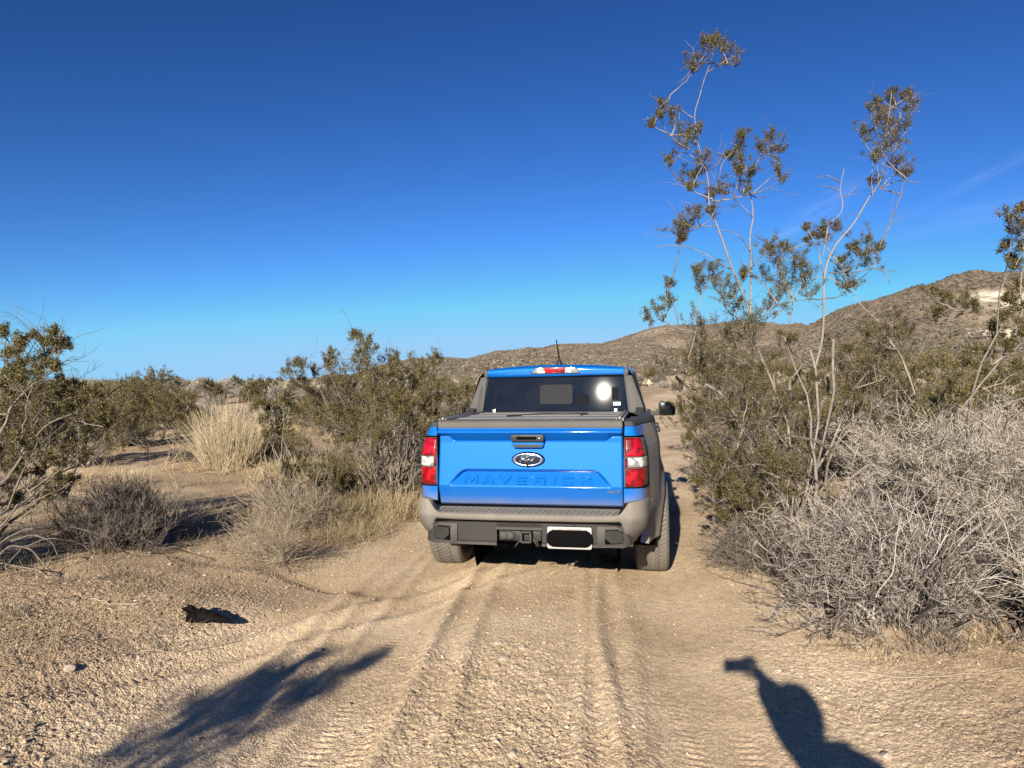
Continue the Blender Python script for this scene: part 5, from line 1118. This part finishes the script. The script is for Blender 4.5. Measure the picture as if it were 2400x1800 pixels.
def weed_field(name, pts, seed, label, m=STRAW, h=.22, n=26, w=.0032):
    """Loose ground cover: hundreds of thin stalks, one object."""
    rg = np.random.default_rng(seed); b = Buf()
    pts = np.array(pts); N_ = len(pts)*n; c = np.repeat(pts, n, 0); c = c+rg.normal(size=c.shape)*np.array((.06, .06, 0))
    c[:, 2] = land(c[:, 0], c[:, 1], False)
    D0 = rg.normal(size=(N_, 3))*np.array((.5, .5, .2))+np.array((0, 0, .8)); L = grow(rg, c, D0, h*rg.uniform(.25, 1.1, N_), 3, .2, 0)
    tubes(b, L, w*.5, w*.2, 3); o = b.obj(name, m); tag(o, label, kind='stuff'); return o
def scatter(rg, n, x0, x1, y0, y1, keep):
    x = rg.uniform(x0, x1, n); y = rg.uniform(y0, y1, n); k = keep(x, y); return np.stack([x[k], y[k], x[k]*0], 1)
rg = np.random.default_rng(70)
offroad = lambda x, y: np.abs(x-road_x(y)) > ROAD_HALF+.05
weed_field('dry_grass', scatter(rg, 520, -7, -1.2, 5.6, 14, lambda x, y: offroad(x, y) & (fbm(x*.8, y*.8, 77, 3) > .02)), 71, 'thin dry straw scattered over the left clearing', h=.17, n=16)
weed_field('dry_grass', scatter(rg, 300, -2.2, -.9, 6.2, 9.5, lambda x, y: np.abs(x-road_x(y)+2.1) < .40), 72, 'straw weeds along the left edge of the track', h=.26, n=20)
weed_field('dry_grass', scatter(rg, 260, 1.4, 4.2, 3.2, 9, lambda x, y: offroad(x, y) & (x < 1.7+.33*y)), 73, 'straw and fine litter under the dry brush on the right', h=.12, n=20, m=STRAW)
weed_field('dry_grass', scatter(rg, 160, -4.2, -1.9, 3.5, 5.6, lambda x, y: fbm(x*1.2, y*1.2, 78, 3) > .0), 74, 'sparse dead stalks in the left foreground', h=.10, n=10, m=STRAW)
weed_field('dry_grass', scatter(rg, 900, -14, 16, 9, 26, lambda x, y: offroad(x, y) & (fbm(x*.5, y*.5, 79, 3) > -.02)), 75, 'dry straw between the shrubs further off', h=.34, n=16, w=.008)

weed_field('dry_litter', scatter(rg, 420, -6, -1.3, 3.6, 9, lambda x, y: offroad(x, y) & (fbm(x*.9, y*.9, 83, 3) > -.05)), 76, 'dark twiggy litter under the left shrubs', h=.09, n=12, m=BARK_MID, w=.004)
weed_field('dry_litter', scatter(rg, 260, 1.3, 4.5, 3.7, 7.5, lambda x, y: offroad(x, y) & (x < 1.6+.5*y)), 77, 'dark twiggy litter under the right brush', h=.13, n=14, m=BARK_MID, w=.005)
# --- dead sticks lying on the ground
def stick(name, px, r, label, lift=.006):
    P = np.array([G(a, b) for a, b in px]); 
    t = np.linspace(0, len(P)-1, 14); Q = np.stack([np.interp(t, range(len(P)), P[:, k]) for k in range(3)], 1); Q[:, 2] = land(Q[:, 0], Q[:, 1])+r+lift*np.sin(np.linspace(0, 7, 14))**2
    base = Q[0].copy(); b = Buf(); tubes(b, (Q-base)[None], r*.75, r*.4, 6); o = b.obj(name, BARK_TAN); o.location = base; tag(o, label, 'stick'); return o
stick('fallen_stick', [(290, 1536), (380, 1530), (440, 1528), (540, 1520)], .005, 'long pale stick lying on the gravel below the burnt log')
stick('fallen_stick', [(370, 1520), (420, 1512), (472, 1497)], .004, 'thin pale stick lying just above the long one, below the burnt log')
stick('fallen_stick', [(205, 1405), (260, 1418), (330, 1420), (365, 1400)], .006, 'curved dead branch on the ground between the left bush and the burnt log')
stick('fallen_stick', [(1745, 1395), (1790, 1372), (1840, 1350)], .006, 'straight dead stick poking onto the track from the right brush')
stick('fallen_stick', [(1980, 1575), (2090, 1590), (2200, 1592), (2390, 1572)], .005, 'long thin pale stick on the sand at the lower right')
stick('fallen_stick', [(1700, 1362), (1740, 1365), (1790, 1350)], .005, 'short bent stick at the track edge below the creosote')
stick('fallen_stick', [(2130, 1578), (2220, 1600), (2300, 1640)], .004, 'thin twig crossing the long stick at the lower right')
# burnt log stub
def burnt_log():
    p0 = G(438, 1456); rg = np.random.default_rng(81); b = Buf(); n, k = 22, 18; V = []
    for i in range(n):
        t = i/(n-1); c = np.array((.26*t, .015*math.sin(t*5), .034*(1-t)+.008)); hgt = (.044*(1-t)**.8+.006)*(1+.10*math.sin(t*23)); wd = .034*(1-t)**.5+.006
        for j in range(k):
            a = 2*math.pi*j/k; q = 1+.30*(vhash(np.array([i//2]), np.array([j//2]), 3)[0]-.5)+.12*(vhash(np.array([i]), np.array([j]), 5)[0]-.5); V.append(c+np.array((.018*(math.sin(a*2+1)+.7*math.sin(a*5))*(1-t), q*wd*math.cos(a), q*hgt*math.sin(a))))
    V = np.array(V); e = V[:k].mean(0)+np.array((.012, 0, 0)); i = np.arange(n-1)[:, None]*k; j = np.arange(k)[None]
    b.add(V, np.stack([i+j, i+(j+1) % k, i+k+(j+1) % k, i+k+j], -1).reshape(-1, 4)); m = V[:k]*.5+e*.5
    b.add(np.concatenate([V[:k], m]), [[q, (q+1) % k, k+(q+1) % k, k+q] for q in range(k)]); b.add(np.concatenate([m, m*.02+e*.98]), [[q, (q+1) % k, k+(q+1) % k, k+q] for q in range(k)])
    o = b.obj('burnt_log', CHAR, smooth=False); o.location = p0; tag(o, 'black burnt log stub lying in a sandy hollow at the left', 'log')
burnt_log()
# --- stones
STONE = bark_material('stone', (.15, .12, .095), (.40, .32, .24)); STONE.node_tree.nodes['Principled BSDF'].inputs['Roughness'].default_value = .9
def stone_shape(rg, n, flat=.6):
    """n deformed octahedra -> (n*6,3), quads made of split triangles"""
    O = np.array([(1,0,0),(0,1,0),(-1,0,0),(0,-1,0),(0,0,1),(0,0,-1)], float)
    V = O[None]*rg.uniform(.6, 1.2, (n, 6, 1))+rg.normal(size=(n, 6, 3))*.16; V = V*np.stack([rg.uniform(.7, 1.3, n), rg.uniform(.7, 1.2, n), np.full(n, flat)*rg.uniform(.7, 1.2, n)], -1)[:, None]
    a = rg.uniform(0, 6.28, n); c, s = np.cos(a)[:, None], np.sin(a)[:, None]; V = np.stack([V[..., 0]*c-V[..., 1]*s, V[..., 0]*s+V[..., 1]*c, V[..., 2]], -1); return V
TRI = np.array([(0,1,4),(1,2,4),(2,3,4),(3,0,4),(1,0,5),(2,1,5),(3,2,5),(0,3,5)])
def gravel(n, seed):
    rg = np.random.default_rng(seed); y = 1.9+ (rg.uniform(0, 1, n*2)**1.35)*6.2; x = rg.uniform(-1, 1, n*2)*(.78*y+.5)
    d = x-road_x(y); w = .34+.40*sstep(-.1, .3, fbm(x*1.1, y*1.1, 91, 3)); w = w*(1-.9*np.exp(-((d-.9)/.33)**2))*(1-.65*np.exp(-((d+.85)/.2)**2)); w = np.maximum(w, .75*np.exp(-(d/.36)**2)); w = np.where(d < -1.9, np.maximum(w, .8), w)
    k = rg.uniform(0, 1, n*2) < w; x, y = x[k][:n], y[k][:n]; n = len(x)
    lf = (x-road_x(y) < -1.5)*.0014; s = .0019+lf+.0042*rg.uniform(0, 1, n)**3+ (rg.uniform(0, 1, n) < .012)*rg.uniform(.004, .012, n)
    V = stone_shape(rg, n)*s[:, None, None]; V += np.stack([x, y, land(x, y)+s*.25], -1)[:, None]
    F = (np.arange(n)[:, None, None]*6+TRI[None]).reshape(-1, 3)
    o = link('gravel', np_mesh('gravel', V.reshape(-1, 3), F, False), STONE_G); tag(o, 'fine loose gravel over the track and its edges', kind='stuff')
STONE_G = leaf_material('gravel_stone', (.30, .215, .135), (.50, .37, .235), (.64, .51, .36), 0, .9)
gravel(120000, 92)
def one_stone(px, py, s, seed, label):
    rg = np.random.default_rng(seed); bm = bmesh.new(); bmesh.ops.create_icosphere(bm, subdivisions=2, radius=s)
    dirs = nrm(rg.normal(size=(9, 3)))
    for v in bm.verts:
        c = np.array(v.co)
        for d in dirs:
            q = c@d
            if q > s*.72: c = c-d*(q-s*.72)
        v.co = Vector((c[0]*rg.uniform(.97, 1.03), c[1], c[2]*.6))
    me = bpy.data.meshes.new('stone'); bm.to_mesh(me); bm.free(); o = link('stone', me, STONE); p = G(px, py); o.location = (p[0], p[1], p[2]+s*.12); o.rotation_euler[2] = rg.uniform(0, 6); tag(o, label, 'stone')
for k, (px, py, s, lab) in enumerate([(164, 1568, .030, 'palest flat stone in the left foreground gravel'), (356, 1568, .016, 'small cream stone right of the flat one in the left gravel'), (652, 1568, .022, 'dark shadowed stone by the old wheel track on the left'), (745, 1525, .024, 'stone at the right end of the old wheel track'),
        (1168, 1508, .026, 'grey stone high on the centre berm behind the truck'), (1182, 1545, .030, 'broken pale stone, middle of the centre berm cluster'), (1164, 1562, .020, 'dark stone low in the centre berm cluster'), (1225, 1520, .026, 'flat stone right of the centre berm cluster'),
        (1023, 1682, .022, 'cream stone left of the berm near the bottom'), (1058, 1578, .024, 'round stone left of the centre berm cluster'), (1272, 1605, .022, 'smooth grey stone right of the berm cluster, lower down'), (1855, 1510, .014, 'single pale pebble on the sand above the phone shadow'),
        (1838, 1608, .014, 'small stone by the roots at the lower right'), (2078, 1775, .028, 'grey stone at the bottom right, beside the photographer shadow'), (2148, 1700, .018, 'small stone above the bottom right grey stone'), (1200, 1768, .020, 'stone on the centre berm at the bottom edge'), (1334, 1670, .016, 'pebble between the berm and the right rut')]):
    one_stone(px, py, s, 300+k, lab)

# --- background shrubs: prototypes, then copies with shared meshes
rg = np.random.default_rng(100)
def far_creo(seed, lm): 
    r = np.random.default_rng(seed); return clump_bush('creosote_shrub', (0, 0, 0), dome_clumps(r, (0, 0, 0), 2.0, 1.8, 1.35, 24, (.2, .36), .3, .3, .2), seed, None, None, n_main=9, leaf=.05, dens=.16, r_base=.014, r_twig=.004, leafmat=lm, twig_scale=1.2)
def far_pale(seed, m): return twig_mound('pale_shrub', (0, 0, 0), 1.25, 1.2, .68, seed, None, None, m=m, n1=60, n2=420, n3=1300, rt=.007, tl=.16, r1=.008, limbm=BARK)
def far_grass(seed): return grass_clump('straw_tuft', (0, 0, 0), .7, .7, 260, seed, None, None, m=STRAW, lean=.6, w=.022, base_r=.6)
protos = {'c': [far_creo(201, CREO_LEAF_GREEN), far_creo(202, CREO_LEAF_GREEN), far_creo(203, CREO_LEAF)], 'p': [far_pale(211, TWIG_WHITE), far_pale(212, TWIG_WHITE), far_pale(213, BARK_PALE)], 'd': [far_pale(221, TWIG_GREY)], 'g': [far_grass(231), far_grass(232)]}
LAB = {'c': ('olive creosote shrub on the open scrub plain', 'shrub', 'creosote shrubs dotted over the plain'), 'p': ('pale bleached shrub on the open scrub plain', 'shrub', 'pale shrubs dotted over the plain'),
       'd': ('dark brown twiggy shrub on the open scrub plain', 'shrub', 'dark twiggy shrubs dotted over the plain'), 'g': ('straw coloured grass tuft on the open scrub plain', 'grass clump', 'straw tufts dotted over the plain')}
WHAT = {'c': 'olive creosote shrub', 'p': 'pale bleached shrub', 'd': 'dark twiggy shrub', 'g': 'straw grass tuft'}
used = set(); placed = []
def put(kind, x, y, s):
    P = protos[kind]; i = int(rg.integers(0, len(P))); key = (kind, i)
    o = P[i] if key not in used else copy_tree(P[i]); used.add(key)
    sc = s/(o.scale[0] if 0 else 1); o.location = (x, y, ground_z(x, y)-.02); o.rotation_euler = (0, 0, rg.uniform(0, 6.28)); o.scale = (sc, sc*rg.uniform(.85, 1.1), sc*rg.uniform(.8, 1.2))
    l, c, g = LAB[kind]; px = 1200+FPX*x/y; z_ = 0 if px < 450 else 1 if px < 900 else 2 if px < 1500 else 3 if px < 1900 else 4
    place = (('behind the open bush at the left edge', 'on the plain behind the golden grass', 'on the slope behind the truck', 'along the track beyond the side mirror', 'below the tall hill at right'), ('near the skyline at far left', 'near the skyline above the golden grass', 'at the foot of the long ridge', 'far up the track past the side mirror', 'far off at the foot of the tall hill'))[int(y > 38)][z_]
    tag(o, WHAT[kind]+' '+place, c, WHAT[kind]+'s '+place)
def clear_of(x, y, extra=0.):
    if abs(x-float(road_x(y))) < ROAD_HALF+.7+extra: return False
    if y < 17 and -7.6 < x < -2.6: return False
    if y < 12.5 and x < 0: return False
    if y < 9.5: return False
    return True
quota = {'c': 150, 'p': 285, 'd': 80, 'g': 90}
for kind, q in quota.items():
    n = 0; tries = 0
    while n < q and tries < 20000:
        tries += 1; y = 10+ (rg.uniform()**1.25)*(115 if kind != 'c' else 150); x = rg.uniform(-.86, .86)*y
        if not clear_of(x, y, .6 if kind == 'c' else 0): continue
        if kind == 'c' and ((y < 20 and x > 0) or (x < 0 and y < 24)): continue
        if any((x-a)**2+(y-b)**2 < (.55+.012*y)**2 for a, b in placed[-400:]): continue
        placed.append((x, y)); put(kind, x, y, rg.uniform(.6, 1.25)*(1+.003*y)*(1.0 if kind != 'c' else (.55 if x < .05*y else .9)*rg.uniform(.75, 1.05))); n += 1
# explicit pale mounds seen beside the road and the cab
for kind, px, py, s in (('p', 1590, 975, 1.5), ('p', 1560, 968, 1.6), ('p', 1600, 950, 1.7), ('p', 990, 1000, 1.5), ('p', 1040, 985, 1.5), ('p', 960, 1030, 1.1), ('g', 1060, 1010, 1.6), ('g', 1000, 1040, 1.3), ('p', 2180, 985, 1.2), ('p', 780, 985, 1.6), ('p', 740, 965, 1.6), ('p', 820, 975, 1.4)):
    pass
# two young yuccas on the skyline
YUC = leaf_material('yucca_blade', (.06, .055, .025), (.13, .115, .05), (.30, .25, .14), .15, .5)
def yucca(x, y, h, seed, label):
    rg = np.random.default_rng(seed); base = gp(x, y); root = empty('yucca', base, 0, label, 'yucca'); t = Buf(); tubes(t, np.array([[(0, 0, -.1), (.03, 0, h*.4), (0, .03, h*.75)]]), .13, .10, 8); t.obj('trunk', BARK_DARK, root)
    n = 260; b = Buf(); c = np.array((0, .03, h*.72)); D0 = nrm(rg.normal(size=(n, 3))+np.array((0, 0, .35))); L = grow(rg, np.repeat(c[None], n, 0)+D0*.08, D0, .34*rg.uniform(.7, 1.1, n), 2, .05, -.08); tubes(b, L, .014, .003, 3); b.obj('blades', YUC, root)
    n = 160; b = Buf(); D0 = nrm(rg.normal(size=(n, 3))*np.array((1, 1, .3))+np.array((0, 0, -.9))); c = np.stack([np.zeros(n), np.full(n, .02), rg.uniform(h*.3, h*.7, n)], 1); L = grow(rg, c, D0, .4*rg.uniform(.6, 1, n), 2, .05, -.1); tubes(b, L, .02, .004, 3); b.obj('dead_skirt', BARK, root)
yucca(-7.7, 22.0, .95, 1, 'young yucca with a shaggy trunk left of the leaning one'); yucca(-8.4, 26.5, 1.1, 2, 'yucca with a spiky pale head right of the shaggy one on the skyline'); yucca(-13.3, 31, 1.7, 3, 'dark yucca stub on the left skyline')
# far scrub beyond the last single shrubs, and on the hills: too many to count
SCRUB = leaf_material('far_scrub', (.085, .07, .035), (.20, .165, .10), (.40, .345, .26), 0, .8)
SCRUB_H = leaf_material('hill_scrub', (.085, .070, .048), (.135, .112, .080), (.22, .182, .133), 0, .9)
def scrub_mesh(name, P, s, seed, label, m):
    rg = np.random.default_rng(seed); n = len(P); V = stone_shape(rg, n, .75); V = V+rg.normal(size=V.shape)*.28; V = V*s[:, None, None]; V[:, 5, 2] = -.3*s; V += P[:, None]
    F = (np.arange(n)[:, None, None]*6+TRI[None]).reshape(-1, 3); o = link(name, np_mesh(name, V.reshape(-1, 3), F, False), m); tag(o, label, kind='stuff')
n = 16000; y = 70+(rg.uniform(0, 1, n)**1.6)*420; x = rg.uniform(-.95, .95, n)*y; k = np.abs(x-road_x(y)) > 4; x, y = x[k], y[k]; s = rg.uniform(.22, .62, len(x))*(1+.0015*y)
scrub_mesh('distant_scrub', np.stack([x, y, land(x, y, False)+s*.15], 1), s, 101, 'scrub carpet fading to the horizon', SCRUB)
for h, (X, Y, Z, PX) in enumerate(HILLS):
    n = 52000 if h == 0 else 60000; i = rg.integers(0, X.shape[0]-1, n); j = (rg.uniform(0, 1, n)**.85*(170)).astype(int); k = (PX[i, j] > 700) & (PX[i, j] < 2560); i, j = i[k], j[k]
    u, v = rg.uniform(0, 1, (2, len(i))); 
    def bil(A): return A[i, j]*(1-u)*(1-v)+A[i+1, j]*u*(1-v)+A[i, np.minimum(j+1, 183)]*(1-u)*v+A[i+1, np.minimum(j+1, 183)]*u*v
    P = np.stack([bil(X), bil(Y), bil(Z)], 1); keep = vnoise(P[:, 0]*.03, P[:, 1]*.03, 7)+rg.uniform(-.5, .5, len(P)) > -.25; P = P[keep]
    px = 1200+FPX*P[:, 0]/P[:, 1]; py = 900-(P[:, 2]-EYE)/P[:, 1]*FPX; sc = ((np.abs(px-2345) < 90) & (np.abs(py-697) < 17)); P = P[~sc]
    s = rg.uniform(.25, .85, len(P))*(1.0 if h else 1.25); P[:, 2] += s*.1
    scrub_mesh('hill_scrub', P, s, 110+h, ('dark scrub speckling the long low ridge', 'dark scrub speckling the tall hill at right')[h], SCRUB_H)
# ------------------------------------------------------------------ the photographer and the shrub behind, seen here only by their shadows
def skin_mesh(name, pts, edges, rad, m, parent, loc=(0, 0, 0), sub=2):
    me = bpy.data.meshes.new(name); me.from_pydata([tuple(p) for p in pts], edges, []); me.materials.append(m)
    o = bpy.data.objects.new(name, me); C.objects.link(o); o.parent = parent
    s = o.modifiers.new('skin', 'SKIN'); 
    if not me.skin_vertices: me.skin_vertices.new()
    for v, r in zip(me.skin_vertices[0].data, rad): v.radius = (r, r) if isinstance(r, (int, float)) else r
    me.skin_vertices[0].data[0].use_root = True
    b = o.modifiers.new('sub', 'SUBSURF'); b.levels = b.render_levels = sub
    me.polygons.foreach_set('use_smooth', [True]*len(me.polygons)); s.use_smooth_shade = True
    return o
def make_person():
    SKIN = mat('skin', (.50, .30, .20), .55); SHIRT = mat('dark_jacket', (.05, .055, .065), .9); JEANS = mat('jeans', (.05, .07, .12), .9); HAIR = mat('hair', (.05, .03, .02), .7); BOOT = mat('boots', (.10, .07, .045), .8); PHONE = mat('phone', (.02, .02, .022), .25)
    gx, gy = .29, -.62; gz = ground_z(gx, gy)
    p = empty('person', (gx, gy, gz), 0, 'photographer in a dark jacket holding up a phone, seen as the shadow at lower right', 'person')
    def W_(x, y, z): return (x-gx, y-gy, z-gz)
    pel = W_(.29, -.64, .92); ch = W_(.27, -.61, 1.18); nk = W_(.235, -.585, 1.385); hd = W_(.152, -.565, 1.498)
    shR = W_(.37, -.66, 1.32); elR = W_(.42, -.60, 1.04); wrR = W_(.37, -.40, .98)
    shL = W_(.19, -.50, 1.33); elL = W_(.195, -.28, 1.315); wrL = W_(.185, -.085, 1.425)
    # body: jacket, continuous with the arms
    skin_mesh('jacket', [W_(.29, -.64, .84), W_(.29, -.635, 1.00), ch, W_(.26, -.60, 1.30), W_(.24, -.588, 1.385), shL, tuple(np.array(shL)*.5+np.array(elL)*.5), elL, tuple(np.array(elL)*.35+np.array(wrL)*.65), W_(.166, -.066, 1.452), shR, elR, wrR],
              [(0, 1), (1, 2), (2, 3), (3, 4), (3, 5), (5, 6), (6, 7), (7, 8), (8, 9), (3, 10), (10, 11), (11, 12)], [(.155, .12), (.145, .115), (.150, .115), (.13, .10), .078, .072, .070, .072, .072, .066, .075, .052, .036], SHIRT, p)
    skin_mesh('trousers', [W_(.29, -.64, .93), W_(.385, -.66, .82), W_(.40, -.62, .47), W_(.40, -.67, .10), W_(.20, -.62, .82), W_(.17, -.56, .47), W_(.16, -.62, .10)], [(0, 1), (1, 2), (2, 3), (0, 4), (4, 5), (5, 6)], [(.128, .10), .098, .066, .05, .098, .066, .05], JEANS, p)
    for x, y in ((.40, -.67), (.16, -.62)): skin_mesh('boot', [W_(x, y-.05, .05), W_(x, y+.02, .05), W_(x-.005, y+.12, .04), W_(x-.005, y+.18, .03)], [(0, 1), (1, 2), (2, 3)], [.048, .05, .042, .03], BOOT, p)
    # head: lofted rings with nose, brow and chin
    rg = np.random.default_rng(3); n, k = 22, 28; V = []
    c0 = np.array(hd); fw = np.array((-.18, .98, 0.)); fw /= np.linalg.norm(fw); rt = np.array((fw[1], -fw[0], 0))
    for i in range(n):
        t = i/(n-1); z = -.13+.25*t; prof = math.sqrt(max(.0, 1-((t-.52)/.52)**2))**.75; 
        for j in range(k):
            a = 2*math.pi*j/k; fx, sx = math.cos(a), math.sin(a); rx = .078*prof; ry = .098*prof
            f = fx*ry+(-.012 if fx < 0 and t < .3 else 0); s_ = sx*rx*(1-.18*(1-t)*(fx > 0))
            if fx > .97 and .34 < t < .52: f += .022*(1-abs(t-.40)/.12 if t > .4 else 1-(.4-t)/.08)     # nose
            if fx > .6 and .50 < t < .56 and abs(sx) > .2: f -= .008                                    # eye sockets
            if fx > .8 and .22 < t < .29: f += .005                                                      # lips
            if fx > .7 and t < .12: f += .010                                                            # chin
            V.append(c0+fw*f+rt*s_+np.array((0, 0, z)))
    i = np.arange(n-1)[:, None]*k; j = np.arange(k)[None]; b = Buf(); b.add(V, np.stack([i+j, i+(j+1) % k, i+k+(j+1) % k, i+k+j], -1).reshape(-1, 4)); head = b.obj('head', SKIN, p)
    skin_mesh('neck', [W_(.24, -.59, 1.34), tuple(c0-np.array((0, 0, .07))-fw*.01)], [(0, 1)], [.058, .055], SKIN, p, sub=1)
    for s in (-1, 1):
        e = c0+fw*.088+rt*s*.031+np.array((0, 0, .008)); bb = Buf(); tubes(bb, np.array([[e-fw*.004, e, e+fw*.004]]), np.array([.011]), np.array([.006]), 8); bb.obj('eye', HAIR, head)
        e = c0+rt*s*.079-fw*.008+np.array((0, 0, -.005)); skin_mesh('ear', [tuple(e+np.array((0, 0, -.025))), tuple(e+rt*s*.008), tuple(e+np.array((0, 0, .026)))], [(0, 1), (1, 2)], [.008, .012, .011], SKIN, head, sub=1)
    # hair as a cap of short locks
    hb = Buf(); nh = 1500; d = nrm(rg.normal(size=(nh*3, 3))); f_ = d@fw; keep = (d[:, 2] > .15) | ((f_ < -.1) & (d[:, 2] > -.45)); d = d[keep][:nh]; P0 = c0+np.array((0, 0, .015))+d*np.array((.082, .098, .112)); L = grow(rg, P0, d*.5+np.array((0, 0, -.4))-fw*.4, .035, 3, .2, -.15); tubes(hb, L, .0035, .0015, 3); hb.obj('hair', HAIR, p)
    # phone held level; the lens end is towards the left
    ph = empty('phone'); ph.parent = p
    def box_w(name, x0, x1, y0, y1, z0, z1, m, bev):
        a = W_(x0, y0, z0); c = W_(x1, y1, z1); return box(name, a[0], c[0], a[1], c[1], a[2], c[2], m, ph, bev)
    box_w('phone_body', -.018, .130, -.030, -.022, 1.464, 1.536, PHONE, .003); box_w('lens_plate', -.014, .024, -.0222, -.0200, 1.496, 1.532, PHONE, .0008)
    # left hand: palm behind the phone's right end, thumb below, four fingers curled over the top edge
    wr = np.array(wrL); pc = np.array(W_(.145, -.052, 1.478))
    skin_mesh('hand', [tuple(wr), tuple(wr*.45+pc*.55), tuple(pc), tuple(pc+np.array((-.02, .0, .025)))], [(0, 1), (1, 2), (2, 3)], [(.042, .036), (.044, .032), (.042, .022), (.034, .014)], SKIN, p)
    hnd = [o for o in p.children if o.name.startswith('hand')][-1]
    for q in range(4):
        bx = .150-q*.019; ln = (.9, 1.0, .95, .78)[q]
        pts = [W_(bx, -.045, 1.505), W_(bx-.004, -.040, 1.505+.036*ln), W_(bx-.008, -.022, 1.505+.045*ln), W_(bx-.011, -.012, 1.505+.030*ln), W_(bx-.013, -.010, 1.505+.012*ln)]
        skin_mesh('finger', pts, [(0, 1), (1, 2), (2, 3), (3, 4)], [.0095, .0088, .0082, .0076, .0064], SKIN, hnd, sub=1)
    skin_mesh('thumb', [W_(.155, -.055, 1.470), W_(.130, -.046, 1.452), W_(.108, -.034, 1.452), W_(.092, -.030, 1.460)], [(0, 1), (1, 2), (2, 3)], [.013, .011, .0095, .008], SKIN, hnd, sub=1)
    rw_ = np.array(wrR); skin_mesh('hand', [tuple(rw_), tuple(rw_+np.array((-.02, .07, -.01))), tuple(rw_+np.array((-.03, .11, -.03)))], [(0, 1), (1, 2)], [.026, (.036, .018), (.030, .014)], SKIN, p)
    h2 = [o for o in p.children if o.name.startswith('hand')][-1]
    for q in range(4):
        b0_ = rw_+np.array((-.055+q*.019, .118-.006*abs(q-1.5), -.035)); ln = (.8, .95, 1, .9)[q]
        skin_mesh('finger', [tuple(b0_), tuple(b0_+np.array((0, .030*ln, -.012))), tuple(b0_+np.array((0, .045*ln, -.035))), tuple(b0_+np.array((0, .042*ln, -.055)))], [(0, 1), (1, 2), (2, 3)], [.0095, .0088, .008, .0068], SKIN, h2, sub=1)
    skin_mesh('thumb', [tuple(rw_+np.array((-.035, .04, 0))), tuple(rw_+np.array((-.062, .065, -.005))), tuple(rw_+np.array((-.075, .09, -.015)))], [(0, 1), (1, 2)], [.013, .011, .0085], SKIN, h2, sub=1)
make_person()
# creosote behind the camera on the left: its shadow crosses the gravel
def shadow_caster():
    rg = np.random.default_rng(121); out = []
    h = np.array((-SUN.x/SUN.z, -SUN.y/SUN.z))
    for px, py, z, r in [(400, 1715, 1.35, .20), (470, 1700, 1.5, .20), (540, 1665, 1.65, .19), (450, 1745, 1.3, .2), (520, 1720, 1.45, .18), (590, 1650, 1.75, .16), (620, 1625, 1.8, .12), (430, 1780, 1.2, .22), (330, 1790, 1.15, .18), (480, 1795, 1.15, .2), (560, 1700, 1.5, .13),
                         (660, 1640, 1.85, .09), (720, 1620, 1.95, .08), (770, 1600, 2.0, .09), (820, 1575, 2.05, .09), (860, 1555, 2.1, .08), (700, 1650, 1.9, .08), (750, 1540, 2.1, .05), (690, 1575, 2.0, .05), (640, 1590, 1.95, .06), (560, 1620, 1.8, .10)]:
        D = EYE*FPX/(py-900); g = np.array(((px-1200)/FPX*D, D)); q = g-h*z
        if q[1] > -.25: continue
        out.append((q[0]+rg.normal()*.02, q[1]+rg.normal()*.02, z, r*.95))
    return out
sc_cl = shadow_caster(); bx_, by_ = np.mean([c[0] for c in sc_cl])-.1, np.mean([c[1] for c in sc_cl])-.2
clump_bush('creosote_bush', gp(bx_, by_), sc_cl, 125, 'creosote bush behind the camera at left, seen as a spiky shadow on the gravel', 'bush', n_main=12, leaf=.014, dens=1.0, r_base=.016, dead=40)
